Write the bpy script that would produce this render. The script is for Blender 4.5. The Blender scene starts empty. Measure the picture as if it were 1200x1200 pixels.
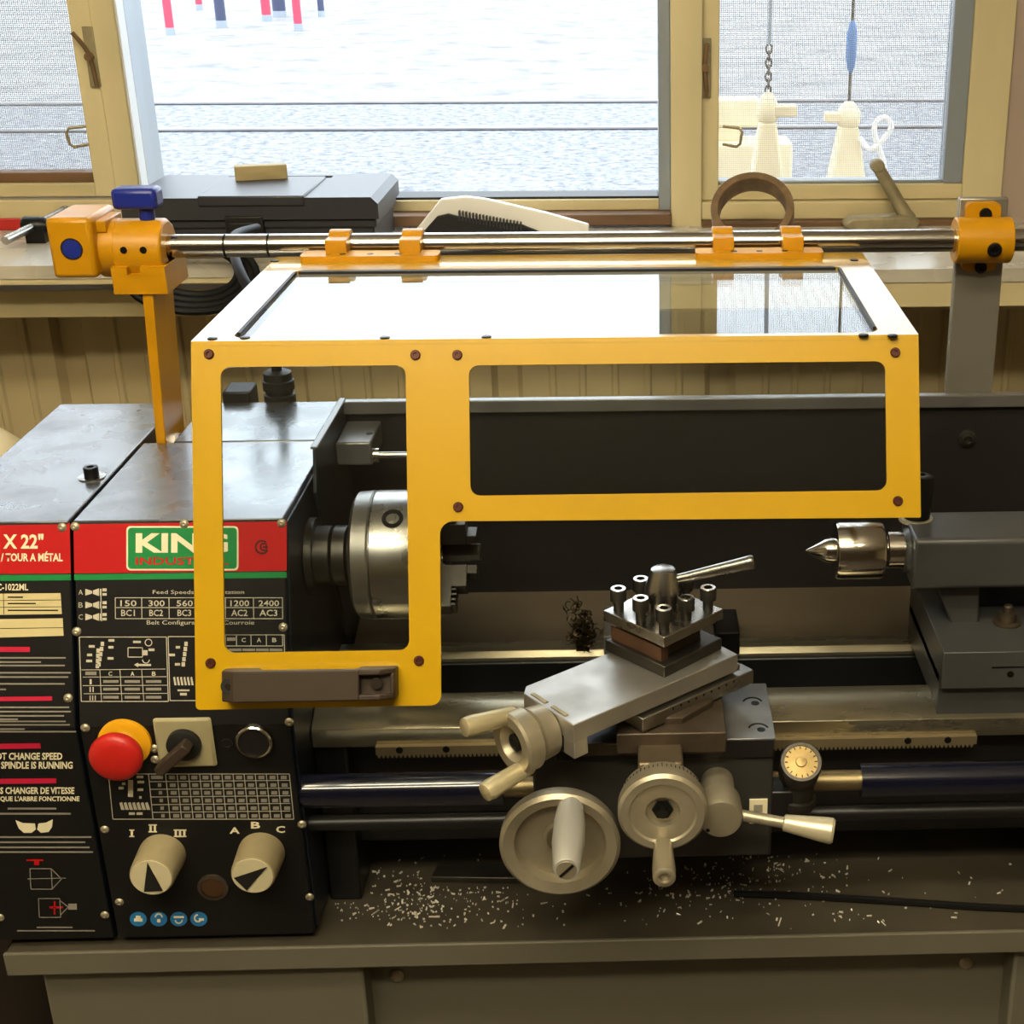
import bpy, bmesh, math, random
from mathutils import Vector, Matrix
from math import sin, cos, radians, pi
random.seed(7)
sc = bpy.context.scene
COL = sc.collection

# ------------------------------------------------------------------ camera
ZA = 1.05                      # height of the spindle axis above the floor (m)
FPX, PPX, PPY = 1700.0, 800.0, 600.0
PITCH, YAW = radians(22.5), radians(2.0)
CAM = Vector((0, -1.115, ZA + .497))
cd = bpy.data.cameras.new('camera'); cam = bpy.data.objects.new('camera', cd); COL.objects.link(cam)
cam.location = CAM; cam.rotation_euler = (pi/2 - PITCH, 0, -YAW)
cd.sensor_fit = 'HORIZONTAL'; cd.sensor_width = 36; cd.lens = FPX/1200*36
cd.shift_x = (600-PPX)/1200; cd.shift_y = (PPY-600)/1200
cd.clip_start = .02; cd.clip_end = 300
sc.camera = cam
# ------------------------------------------------------------------ sky, exposure
w = bpy.data.worlds.new('overcast_sky'); sc.world = w; w.use_nodes = True
bg = w.node_tree.nodes['Background']; bg.inputs[0].default_value = (.86, .93, 1, 1); bg.inputs[1].default_value = 4.8
LAMP = 25.0                    # strength of the two ceiling lamps
sc.view_settings.view_transform = 'Standard'; sc.view_settings.look = 'None'
sc.view_settings.exposure = 0.0; sc.view_settings.gamma = 1; sc.view_settings.use_curve_mapping = False

# ------------------------------------------------------------------ pixel rays (directions only; distances come from planes)
_F = Vector((sin(YAW)*cos(PITCH), cos(YAW)*cos(PITCH), -sin(PITCH)))
_R = Vector((cos(YAW), -sin(YAW), 0)); _D = _F.cross(_R)
CMM = (CAM - Vector((0, 0, ZA)))*1000
def ray(x, y): return _F + (x-PPX)/FPX*_R + (y-PPY)/FPX*_D
def hy(x, y, Y): d = ray(x, y); return CMM + d*((Y-CMM.y)/d.y)
def hz(x, y, Z): d = ray(x, y); return CMM + d*((Z-CMM.z)/d.z)
def hx(x, y, X): d = ray(x, y); return CMM + d*((X-CMM.x)/d.x)
def hp(x, y, pl):              # plane = (point, normal), in mm
    d = ray(x, y); o, n = pl; return CMM + d*((o-CMM).dot(n)/d.dot(n))
# All lengths below are millimetres: X right, Y away from the operator, Z up, origin on the spindle axis.

# ------------------------------------------------------------------ materials
MATS = {}
def lin(c): return tuple((v/12.92 if v <= .04045 else ((v+.055)/1.055)**2.4) for v in c)
def mat(name, rgb, rough=.5, metal=0, spec=.5, noise=0, scale=20, rvar=0, bump=0, bscale=200, coat=0, col2=None, stretch=None):
    if name in MATS: return MATS[name]
    m = bpy.data.materials.new(name); m.use_nodes = True; nt = m.node_tree; N = nt.nodes; L = nt.links
    b = N['Principled BSDF']; c = lin([v/255 for v in rgb])
    b.inputs['Base Color'].default_value = (*c, 1); b.inputs['Roughness'].default_value = rough
    b.inputs['Metallic'].default_value = metal; b.inputs['Specular IOR Level'].default_value = spec
    if coat: b.inputs['Coat Weight'].default_value = coat; b.inputs['Coat Roughness'].default_value = .08 if name != 'oily_black_top' else .2
    if noise or rvar or bump:
        tc = N.new('ShaderNodeTexCoord'); src = tc.outputs['Object']
        if stretch:
            mp = N.new('ShaderNodeMapping'); mp.inputs['Scale'].default_value = stretch; L.new(src, mp.inputs[0]); src = mp.outputs[0]
        nz = N.new('ShaderNodeTexNoise'); nz.inputs['Scale'].default_value = scale; nz.inputs['Detail'].default_value = 6
        L.new(src, nz.inputs['Vector'])
        cr = N.new('ShaderNodeValToRGB'); cr.color_ramp.elements[0].position = .35; cr.color_ramp.elements[1].position = .68
        L.new(nz.outputs['Fac'], cr.inputs[0])
        if noise:
            mx = N.new('ShaderNodeMix'); mx.data_type = 'RGBA'
            c2 = lin([v/255 for v in col2]) if col2 else tuple(v*(1-noise) for v in c)
            mx.inputs[6].default_value = (*c, 1); mx.inputs[7].default_value = (*c2, 1)
            L.new(cr.outputs[0], mx.inputs[0]); L.new(mx.outputs[2], b.inputs['Base Color'])
        if rvar:
            mr = N.new('ShaderNodeMapRange'); mr.inputs[3].default_value = max(.03, rough-rvar); mr.inputs[4].default_value = rough+rvar
            L.new(cr.outputs[0], mr.inputs[0]); L.new(mr.outputs[0], b.inputs['Roughness'])
        if bump:
            n2 = N.new('ShaderNodeTexNoise'); n2.inputs['Scale'].default_value = bscale; n2.inputs['Detail'].default_value = 3
            L.new(src, n2.inputs['Vector'])
            bp = N.new('ShaderNodeBump'); bp.inputs['Strength'].default_value = bump; bp.inputs['Distance'].default_value = .001
            L.new(n2.outputs['Fac'], bp.inputs['Height']); L.new(bp.outputs[0], b.inputs['Normal'])
    MATS[name] = m; return m
def glass(name, tint=(1, 1, 1), haze=0.0, f0=.04):
    m = bpy.data.materials.new(name); m.use_nodes = True; nt = m.node_tree; N = nt.nodes; L = nt.links
    N.remove(N['Principled BSDF']); out = N['Material Output']
    tr = N.new('ShaderNodeBsdfTransparent'); tr.inputs[0].default_value = (*tint, 1)
    gl = N.new('ShaderNodeBsdfGlossy'); gl.inputs['Roughness'].default_value = .015
    lw = N.new('ShaderNodeLayerWeight'); lw.inputs[0].default_value = .5
    pw = N.new('ShaderNodeMath'); pw.operation = 'POWER'; pw.inputs[1].default_value = 5; L.new(lw.outputs['Facing'], pw.inputs[0])
    ma = N.new('ShaderNodeMath'); ma.operation = 'MULTIPLY_ADD'; ma.inputs[1].default_value = 1-f0; ma.inputs[2].default_value = f0; L.new(pw.outputs[0], ma.inputs[0])
    mx = N.new('ShaderNodeMixShader'); L.new(ma.outputs[0], mx.inputs[0]); L.new(tr.outputs[0], mx.inputs[1]); L.new(gl.outputs[0], mx.inputs[2])
    last = mx
    if haze:
        df = N.new('ShaderNodeBsdfDiffuse'); df.inputs[0].default_value = (.55, .6, .62, 1)
        m2 = N.new('ShaderNodeMixShader'); m2.inputs[0].default_value = haze; L.new(mx.outputs[0], m2.inputs[1]); L.new(df.outputs[0], m2.inputs[2]); last = m2
    L.new(last.outputs[0], out.inputs[0]); MATS[name] = m; return m
def emis(name, rgb, s):
    m = bpy.data.materials.new(name); m.use_nodes = True; b = m.node_tree.nodes['Principled BSDF']
    b.inputs['Base Color'].default_value = (*rgb, 1); b.inputs['Emission Color'].default_value = (*rgb, 1); b.inputs['Emission Strength'].default_value = s
    MATS[name] = m; return m

YEL = mat('yellow_paint', (186, 145, 2), .3, spec=.5, noise=.05, scale=6, coat=1)
YELO = mat('orange_yellow_paint', (192, 134, 4), .35, spec=.45, noise=.12, scale=30)
BLK = mat('black_textured_paint', (26, 25, 24), .5, spec=.4, noise=.25, scale=25, bump=.25, bscale=900)
TOP = mat('oily_black_top', (66, 67, 70), .28, spec=1, noise=.45, scale=18, rvar=.13, bump=.3, bscale=45, coat=.8)
PANEL = mat('black_printed_panel', (20, 19, 19), .42, spec=.35)
RED = mat('red_print', (184, 14, 16), .4); GREEN = mat('green_print', (22, 130, 66), .4)
CREAM = mat('cream_print', (235, 224, 190), .45); PALE = mat('pale_print', (196, 188, 168), .5); GREYP = mat('grey_print', (140, 134, 122), .5)
PINK = mat('magenta_print', (190, 24, 60), .45); BLUEP = mat('blue_print', (40, 120, 180), .4); DARKP = mat('dark_print', (40, 20, 18), .5)
NAVY = mat('navy_paint', (22, 27, 36), .35, spec=.5, noise=.2, scale=9)
STEEL = mat('machined_steel', (176, 172, 165), .3, 1, noise=.18, scale=30, rvar=.08)
BRIGHT = mat('polished_steel', (205, 200, 192), .16, 1, noise=.08, scale=40)
WAY = mat('ground_way_steel', (188, 178, 152), .27, .9, noise=.4, scale=26, rvar=.1, stretch=(.15, 1, 1))
DSTEEL = mat('dark_steel', (84, 80, 74), .4, .85, noise=.3, scale=30)
BLKOX = mat('black_oxide', (26, 25, 25), .35, .5)
ALU = mat('cast_aluminium', (178, 168, 145), .42, .65, noise=.16, scale=40, bump=.1, bscale=500)
GREYP2 = mat('grey_machine_paint', (68, 68, 67), .4, spec=.5, noise=.16, scale=16)
WING = mat('grey_wing_metal', (134, 134, 134), .3, .6, noise=.18, scale=60)
BROWNM = mat('brown_stained_steel', (88, 76, 62), .45, .55, noise=.35, scale=50)
COPPER = mat('copper_shim', (108, 78, 58), .5, .5, noise=.25, scale=40)
BEDP = mat('bed_black_paint', (24, 23, 23), .38, spec=.5, noise=.3, scale=14)
SPL = mat('splash_panel_paint', (36, 33, 32), .42, spec=.45, noise=.25, scale=7, rvar=.08)
TRAY = mat('tray_paint', (76, 69, 56), .46, spec=.45, noise=.35, scale=12, rvar=.1)
CAB = mat('stand_paint', (106, 101, 86), .5, spec=.4, noise=.12, scale=5)
CABD = mat('stand_panel_paint', (80, 76, 64), .5, spec=.4, noise=.15, scale=6)
REDPL = mat('red_plastic', (188, 30, 22), .42); YELPL = mat('yellow_plastic', (230, 165, 20), .4)
BEIGE = mat('beige_plastic', (170, 160, 122), .5, noise=.1, scale=40)
IVORY = mat('ivory_knob', (205, 194, 158), .45, noise=.1, scale=60)
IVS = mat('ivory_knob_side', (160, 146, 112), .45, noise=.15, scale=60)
BPLA = mat('black_plastic', (30, 29, 28), .5, spec=.35); BPLB = mat('brownish_black_plastic', (58, 47, 38), .5, spec=.3)
TBOX = mat('toolbox_plastic', (52, 53, 57), .42, spec=.5, bump=.15, bscale=1200)
BLUE = mat('blue_plastic', (26, 40, 130), .35); BLUTUBE = mat('blue_black_tube', (13, 15, 32), .16, spec=.8, coat=.5)
BRASS = mat('brass', (150, 134, 100), .42, .9)
WOOD = mat('cream_painted_wood', (224, 210, 166), .55, spec=.3, noise=.22, scale=9, bump=.2, bscale=60, stretch=(1, 1, .2))
WOODH = mat('cream_painted_board', (222, 206, 160), .5, spec=.35, noise=.25, scale=9, bump=.2, bscale=60, stretch=(.2, 1, 1))
SILLM = mat('worn_brown_sill', (120, 88, 58), .6, noise=.4, scale=22, stretch=(.3, 1, 1))
SHELFT = mat('worn_white_shelf_top', (205, 198, 182), .28, spec=.6, noise=.3, scale=10, rvar=.1)
CORR = mat('beige_corrugated_steel', (202, 184, 142), .5, spec=.35, noise=.12, scale=7)
WHITEV = mat('white_vinyl', (228, 230, 230), .35); GREYV = mat('grey_aluminium_frame', (150, 158, 166), .4, .3)
GRV = mat('pinkish_grey_wall', (168, 150, 138), .6)
RUST = mat('rusty_steel', (136, 108, 74), .6, .4, noise=.4, scale=60)
GALV = mat('weathered_metal', (168, 156, 124), .55, .5, noise=.3, scale=50)
WPAP = mat('white_plastic_sheet', (235, 232, 226), .4)
PLY = mat('weathered_wood', (186, 168, 122), .65, noise=.35, scale=50, stretch=(.2, 1, 1))
POST = mat('grey_steel_post', (156, 151, 140), .4, .7, noise=.12, scale=12)
CHIP = mat('bright_swarf', (250, 244, 228), .35, .3)
RUBB = mat('black_rubber', (12, 12, 12), .6, spec=.25)
FLOORM = mat('grey_concrete', (92, 84, 74), .7, noise=.25, scale=3)
ROOMW = mat('cream_room_wall', (205, 190, 155), .7, noise=.08, scale=2); CEIL = mat('white_ceiling', (225, 218, 204), .8)
PLEX = glass('clear_polycarbonate', (.96, .98, .98), 0, .045)
WGL = glass('window_glass', (.97, .99, 1), 0, .04)
PED = mat('cream_jack_paint', (232, 214, 176), .55, noise=.15, scale=9)
REDPO = mat('red_post_paint', (190, 60, 84), .6); BLUPO = mat('dark_blue_post_paint', (60, 66, 92), .6)
RAILM = mat('railway_steel', (150, 148, 150), .4, .6, noise=.2, scale=4)

# ------------------------------------------------------------------ mesh helpers (mm)
def V(*a): return Vector(a)
def box(bm, x0, x1, y0, y1, z0, z1, M=None):
    vs = [bm.verts.new((M @ Vector(p)) if M else Vector(p)) for p in
          ((x0, y0, z0), (x1, y0, z0), (x1, y1, z0), (x0, y1, z0), (x0, y0, z1), (x1, y0, z1), (x1, y1, z1), (x0, y1, z1))]
    for f in ((3, 2, 1, 0), (4, 5, 6, 7), (0, 1, 5, 4), (1, 2, 6, 5), (2, 3, 7, 6), (3, 0, 4, 7)): bm.faces.new([vs[i] for i in f])
def prism(bm, pts, vec):
    vec = Vector(vec); a = [bm.verts.new(Vector(p)) for p in pts]; b = [bm.verts.new(Vector(p)+vec) for p in pts]; n = len(pts)
    bm.faces.new(a[::-1]); bm.faces.new(b)
    for i in range(n): bm.faces.new((a[i], a[(i+1) % n], b[(i+1) % n], b[i]))
def basis(ax):
    ax = Vector(ax).normalized(); t = Vector((0, 0, 1)) if abs(ax.z) < .9 else Vector((1, 0, 0))
    u = t.cross(ax).normalized(); return ax, u, ax.cross(u)
def rev(bm, o, ax, prof, n=32, cap=True, phase=0):   # profile = [(distance along axis, radius)]
    o = Vector(o); ax, u, v = basis(ax); rings = []
    for t, r in prof:
        if r <= 1e-6: rings.append([bm.verts.new(o+ax*t)])
        else: rings.append([bm.verts.new(o+ax*t+u*(r*cos(phase+2*pi*k/n))+v*(r*sin(phase+2*pi*k/n))) for k in range(n)])
    for A, B in zip(rings, rings[1:]):
        if len(A) == 1 and len(B) == 1: continue
        for k in range(n):
            k2 = (k+1) % n
            if len(A) == 1: bm.faces.new((A[0], B[k2], B[k]))
            elif len(B) == 1: bm.faces.new((A[k], A[k2], B[0]))
            else: bm.faces.new((A[k], A[k2], B[k2], B[k]))
    if cap:
        if len(rings[0]) > 1: bm.faces.new(rings[0][::-1])
        if len(rings[-1]) > 1: bm.faces.new(rings[-1])
def cyl(bm, a, b, r, r2=None, n=24): a = Vector(a); b = Vector(b); rev(bm, a, b-a, [(0, r), ((b-a).length, r if r2 is None else r2)], n)
def tube(bm, pts, r, n=10, closed=False):
    pts = [Vector(p) for p in pts]; rings = []; N = len(pts); up = None
    for i, p in enumerate(pts):
        if closed: t = pts[(i+1) % N]-pts[i-1]
        else: t = pts[min(i+1, N-1)]-pts[max(i-1, 0)]
        t.normalize()
        if up is None: _, u, v = basis(t)
        else:
            u = (up-t*up.dot(t)).normalized(); v = t.cross(u)
        up = u; rings.append([bm.verts.new(p+u*(r*cos(2*pi*k/n))+v*(r*sin(2*pi*k/n))) for k in range(n)])
    m = N if closed else N-1
    for i in range(m):
        A, B = rings[i], rings[(i+1) % N]
        for k in range(n): bm.faces.new((A[k], A[(k+1) % n], B[(k+1) % n], B[k]))
    if not closed: bm.faces.new(rings[0][::-1]); bm.faces.new(rings[-1])
def bez(ps, n=10):             # smooth path through points (Catmull-Rom)
    ps = [Vector(p) for p in ps]; out = []
    for i in range(len(ps)-1):
        p0, p1, p2, p3 = ps[max(i-1, 0)], ps[i], ps[i+1], ps[min(i+2, len(ps)-1)]
        for k in range(n):
            t = k/n; out.append(.5*((2*p1)+(p2-p0)*t+(2*p0-5*p1+4*p2-p3)*t*t+(3*p1-p0-3*p2+p3)*t**3))
    out.append(ps[-1]); return out
def roundrect(x0, x1, y0, y1, r, n=6):
    out = []
    for cx, cy, a in ((x1-r, y1-r, 0), (x0+r, y1-r, 90), (x0+r, y0+r, 180), (x1-r, y0+r, 270)):
        for k in range(n+1): t = radians(a+90*k/n); out.append((cx+r*cos(t), cy+r*sin(t)))
    return out
def round_poly(pts, rad, n=6):  # round each corner of a 2D polygon, rad: list
    out = []; N = len(pts)
    for i in range(N):
        p = Vector(pts[i]); a = (Vector(pts[i-1])-p); b = (Vector(pts[(i+1) % N])-p); r = rad[i]
        if r <= 0: out.append(tuple(p)); continue
        a.normalize(); b.normalize(); ang = a.angle(b); d = r/math.tan(ang/2); c = p+(a+b).normalized()*(r/sin(ang/2))
        s, e = p+a*d, p+b*d
        for k in range(n+1):
            q = s.lerp(e, k/n)-c; q.normalize(); out.append(tuple(c+q*r))
    return out
def plate_mesh(outer, holes, thick):   # 2D outline with holes -> solid mesh (local XY, thickness along +Z)
    cu = bpy.data.curves.new('outline', 'CURVE'); cu.dimensions = '2D'; cu.fill_mode = 'BOTH'; cu.extrude = thick/2
    for poly in [outer]+holes:
        sp = cu.splines.new('POLY'); sp.points.add(len(poly)-1); sp.use_cyclic_u = True
        for i, p in enumerate(poly): sp.points[i].co = (p[0], p[1], 0, 1)
    o = bpy.data.objects.new('outline', cu); me = bpy.data.meshes.new_from_object(o)
    bpy.data.objects.remove(o); bpy.data.curves.remove(cu); return me

def mm2world(me, base):
    b = Vector(base); me.transform(Matrix.Scale(.001, 4)); me.transform(Matrix.Translation(Vector((0, 0, ZA))-b))
def finish(me, m, smooth=True, ang=38):
    me.materials.clear(); me.materials.append(m)
    if smooth:
        me.polygons.foreach_set('use_smooth', [True]*len(me.polygons)); me.set_sharp_from_angle(angle=radians(ang))
def base_of(o):
    v = Vector((0, 0, 0))
    while o: v += o.location; o = o.parent
    return v
def thing(name, label, cat, loc, group=None):     # Empty at the base of a thing; loc in mm
    o = bpy.data.objects.new(name, None); COL.objects.link(o); o.empty_display_size = .05
    o.location = Vector(loc)/1000+Vector((0, 0, ZA)); o['label'] = label; o['category'] = cat
    if group: o['group'] = group
    return o
def part(name, bm, m, parent=None, label=None, bev=0, base=None, smooth=True, seg=2):
    """bm (mm) -> mesh object; a child of parent, or top-level when parent is None"""
    if isinstance(bm, bpy.types.Mesh): me = bm
    else:
        bmesh.ops.recalc_face_normals(bm, faces=bm.faces)
        me = bpy.data.meshes.new(name); bm.to_mesh(me); bm.free()
    if parent: org = base_of(parent)
    else:
        org = Vector(base)/1000+Vector((0, 0, ZA)) if base is not None else None
        if org is None:
            xs = [v.co for v in me.vertices]; mn = [min(c[i] for c in xs) for i in range(3)]; mx = [max(c[i] for c in xs) for i in range(3)]
            org = Vector(((mn[0]+mx[0])/2000, (mn[1]+mx[1])/2000, mn[2]/1000+ZA))
    mm2world(me, org); finish(me, m, smooth)
    o = bpy.data.objects.new(name, me); COL.objects.link(o)
    if parent: o.parent = parent
    else: o.location = org
    if label: o['label'] = label
    if bev:
        b = o.modifiers.new('edge', 'BEVEL'); b.width = bev/1000; b.segments = seg; b.limit_method = 'ANGLE'; b.angle_limit = radians(40)
    return o
def tag(o, label, cat, group=None):
    o['label'] = label; o['category'] = cat
    if group: o['group'] = group
    return o
def struct(o): o['kind'] = 'structure'; return o
def mk(name, m, parent, *shapes, bev=0, label=None):
    bm = bmesh.new()
    for f, *a in shapes:
        kw = a.pop() if a and isinstance(a[-1], dict) else {}
        f(bm, *a, **kw)
    return part(name, bm, m, parent, label, bev)
def copies(name, me, parent, spots, label=None):   # alike small pieces sharing one mesh; spots are mm positions or matrices
    org = base_of(parent); out = []
    for s in spots:
        o = bpy.data.objects.new(name, me); COL.objects.link(o); o.parent = parent
        M = s if isinstance(s, Matrix) else Matrix.Translation(Vector(s))
        L = Matrix.Translation(Vector((0, 0, ZA))-org) @ Matrix.Scale(.001, 4) @ M
        o.location = L.to_translation(); o.rotation_euler = M.to_euler(); out.append(o)
        if label: o['label'] = label
    return out
def mesh_m(name, m, *shapes):                       # mesh already in metres, for copies()
    bm = bmesh.new()
    for f, *a in shapes:
        kw = a.pop() if a and isinstance(a[-1], dict) else {}
        f(bm, *a, **kw)
    bmesh.ops.recalc_face_normals(bm, faces=bm.faces)
    me = bpy.data.meshes.new(name); bm.to_mesh(me); bm.free(); me.transform(Matrix.Scale(.001, 4)); finish(me, m); return me
def face_matrix(p, n, up=(0, 0, 1)):                # local +Z looks along n
    n = Vector(n).normalized(); u = Vector(up).cross(n).normalized(); v = n.cross(u)
    M = Matrix((u, v, n)).transposed().to_4x4(); M.translation = Vector(p); return M

# ---- flat print on a plane, placed through pixel rays
LIFT = .25
def pl_lift(pl, k=1): return (pl[0]+pl[1]*LIFT*k, pl[1])
def pquads(name, m, parent, pl, quads, k=1):
    q = pl_lift(pl, k); bm = bmesh.new()
    for c in quads: bm.faces.new([bm.verts.new(hp(x, y, q)) for x, y in c])
    me_fix = bm; bm.normal_update()
    for f in bm.faces:
        if f.normal.dot(pl[1]) < 0: f.normal_flip()
    me = bpy.data.meshes.new(name); bm.to_mesh(me); bm.free()
    o = part(name, me, m, parent, smooth=False)
    if len(quads) > 1: o['kind'] = 'stuff'
    return o
def R4(x0, y0, x1, y1, sk=0): return [(x0, y0), (x1, y0), (x1+sk, y1), (x0+sk, y1)]
def seg(x0, y0, x1, y1, w=.7):
    d = Vector((x1-x0, y1-y0)).normalized(); n = Vector((-d.y, d.x))*w/2
    return [(x0+n.x, y0+n.y), (x1+n.x, y1+n.y), (x1-n.x, y1-n.y), (x0-n.x, y0-n.y)]
def text_mesh(s, bold=0):
    cu = bpy.data.curves.new('lettering', 'FONT'); cu.body = s; cu.resolution_u = 2; cu.offset = bold
    o = bpy.data.objects.new('lettering', cu); me = bpy.data.meshes.new_from_object(o)
    bpy.data.objects.remove(o); bpy.data.curves.remove(cu); return me
def ptext(name, m, parent, pl, s, bl, br, tl, k=2, bold=0):
    q = pl_lift(pl, k); me = text_mesh(s, bold)
    xs = [v.co.x for v in me.vertices]; ys = [v.co.y for v in me.vertices]; x0, x1, y0, y1 = min(xs), max(xs), min(ys), max(ys)
    O = hp(*bl, q); U = hp(*br, q)-O; W = hp(*tl, q)-O
    for v in me.vertices: v.co = O+U*((v.co.x-x0)/(x1-x0))+W*((v.co.y-y0)/(y1-y0))
    return part(name, me, m, parent, smooth=False)
def T(name, m, parent, pl, s, x0, x1, y1, y0, k=2, bold=0, dy=0):   # x0..x1 wide, y1 top, y0 bottom; dy = drop to the right
    return ptext(name, m, parent, pl, s, (x0, y0), (x1, y0+dy), (x0, y1), k, bold)

# ================================================================== ROOM
FZ = -1050; YW = 842; SH = 107      # floor, inner face of the window frames, shelf top
def sbox(name, m, *b, bev=0, kids=None):
    o = mk(name, m, None, *[(box, *q) for q in b], bev=bev); struct(o); return o
def wx(x, y=205, Y=YW): return hy(x, y, Y).x
def wz(x, y, Y=YW): return hy(x, y, Y).z
sbox('floor', FLOORM, (-2100, 2300, -4700, 960, FZ-60, FZ))
sbox('ceiling', CEIL, (-2100, 2300, -4700, 960, 1450, 1510))
sbox('wall_left', ROOMW, (-2100, -2000, -4700, 960, FZ, 1450))
sbox('wall_right', ROOMW, (2200, 2300, -4700, 960, FZ, 1450))
sbox('wall_front', mat('dark_unseen_wall', (92, 74, 54), .7), (-2000, 2200, -4700, -4600, FZ, 1450))  # unseen wall, coloured dark to cut reflections in the guard
# window wall: X edges of its members
Lg = wx(108); Lp = wx(164); Lw = wx(173); LY1 = hx(172.5, 205, Lp).y; LY2 = hx(193, 205, Lp).y; Lgr = Lp          # left glass edge, post, white strip, grey strip
Cr = wx(772); Cf = wx(786); Cp = wx(822); Rs = wx(842)           # centre glass edge, strip, post, sash stile
Rg = wx(1107); Rgf = wx(1129); Rst = wx(1176)                     # right glass, screen frame, stile
zL = wz(60, 204); zC = wz(500, 233); zR = wz(980, 213)           # bottom edges of the panes
ZT = 1150                                                        # head of the windows
LX = -1500
sbox('wall_back', CORR, (-2000, 2200, 868, 960, FZ, min(zL, zC, zR)-55), (-2000, 2200, 868, 960, ZT+40, 1450), (-2000, LX, 868, 960, FZ, 1450))
o = mk('wall_panel_right', GRV, None, (box, Rst, 2200, 850, 960, SH-60, 1450)); struct(o); o.name = 'wall_right_of_window'
# corrugated sheet below the shelf
bm = bmesh.new(); prof = []; x = hy(82, 420, 856).x-4*300
for k in range(9):             # deep trapezoid groove every 300 mm, low ribs between
    prof += [(x-18, 848), (x-10, 863), (x+18, 863), (x+26, 848)]
    for q in (62, 104, 150, 196, 240): prof += [(x+q, 848), (x+q+3, 844), (x+q+9, 844), (x+q+12, 848)]
    x += 300
low = [bm.verts.new((a, b, FZ)) for a, b in prof]; hi = [bm.verts.new((a, b, SH-20)) for a, b in prof]
for i in range(len(prof)-1): bm.faces.new((low[i], low[i+1], hi[i+1], hi[i]))
struct(part('wall_cladding', bm, CORR, None, smooth=False))
# frame members
def trim(n, m, *b, bev=1.5): return sbox('trim_%d' % n, m, *b, bev=bev)
trim(1, WOOD, (Lg+28, Lp-3, YW-2, LY2, zL-70, ZT))                               # post left of the centre window
trim(2, WOOD, (Cf, Cp, YW-14, 960, zC-62, ZT))                               # mullion
trim(3, WOODH, (LX, Rst, YW-4, 960, ZT, ZT+60))                              # head
trim(4, SILLM, (Lp, Cf, YW-30, 905, SH+4, zC-17), (Cp, Rst+10, YW-26, 900, SH-2, SH+7))   # worn brown sill strips
trim(5, WOODH, (LX, Lp, YW-8, 900, SH, zL-33))                               # board under the left sash
trim(6, WOODH, (Cp, Rst, YW-10, 900, SH+7, zR-25))                            # board under the right sash
trim(7, WOODH, (LX, 1500, 690, 720, wz(100, 372, 690), wz(100, 340, 690)))      # rail under the shelf
RSY = hz(1000, 316, SH).y+2; trim(8, WOODH, (LX, 20, 620, 640, wz(100, 334, 620), SH-.5), (20, 1500, RSY, RSY+20, wz(1000, 361, RSY), SH-.5))
# shelf
sh = sbox('trim_9', SHELFT, (LX, 20, 618, YW+10, SH-16, SH), (20, 1500, hz(1000, 316, SH).y, YW+10, SH-16, SH)); sh.name = 'window_shelf'; del sh['kind']
tag(sh, 'worn pale shelf board under the windows carrying the black toolbox', 'shelf')
# windows
def window(n, frame_m, frame_boxes, pane, kids=()):
    w_ = bpy.data.objects.new('window_%d' % n, None); COL.objects.link(w_); w_.location = Vector((pane[0]/1000, .87, ZA+pane[2]/1000)); struct(w_)
    for nm, m, bs in frame_boxes: mk(nm, m, w_, *[(box, *b) for b in bs], bev=1.2)
    mk('pane', WGL, w_, (box, pane[0], pane[1], 872, 875, pane[2], pane[3]))
    return w_
w1 = window(1, WOOD, [('sash_stile', WOOD, [(Lg, Lg+27.5, YW+2, 880, zL-30, ZT)]), ('bottom_rail', WOODH, [(LX, Lg+.2, YW+2, 880, zL-30, zL-13)]),
                      ('glazing_bead', SILLM, [(LX, Lg, YW+12, 882, zL-13, zL)])], (LX, Lg, zL-2, ZT))
w2 = window(2, WHITEV, [('white_jamb', WHITEV, [(Lp-3, Lp, YW, LY1, zC-18, ZT)]), ('grey_jamb', GREYV, [(Lp-3, Lp-.4, LY1, LY2, zC-18, ZT), (Cr, Cf, YW+2, 900, zC-18, ZT)]),
                        ('bottom_rail', WOODH, [(Lgr, Cr, YW+2, 900, zC-17, zC-3)]), ('gasket', BPLA, [(Lgr, Cr, YW+10, 900, zC-3, zC)])], (Lgr, Cr, zC-2, ZT))
w3 = window(3, WOOD, [('sash_stile', WOOD, [(Cp, Rs, YW+2, 880, zR-24, ZT)]), ('sash_stile', WOOD, [(Rgf, Rst, YW+2, 900, zR-24, ZT)]),
                      ('bottom_rail', WOODH, [(Rs, Rgf, YW+2, 880, zR-24, zR-4)]), ('screen_frame', GREYV, [(Rg, Rgf, YW+6, 880, zR-4, ZT), (Rs, Rg, YW+10, 880, zR-4, zR)])], (Rs, Rg, zR-2, ZT))
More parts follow.
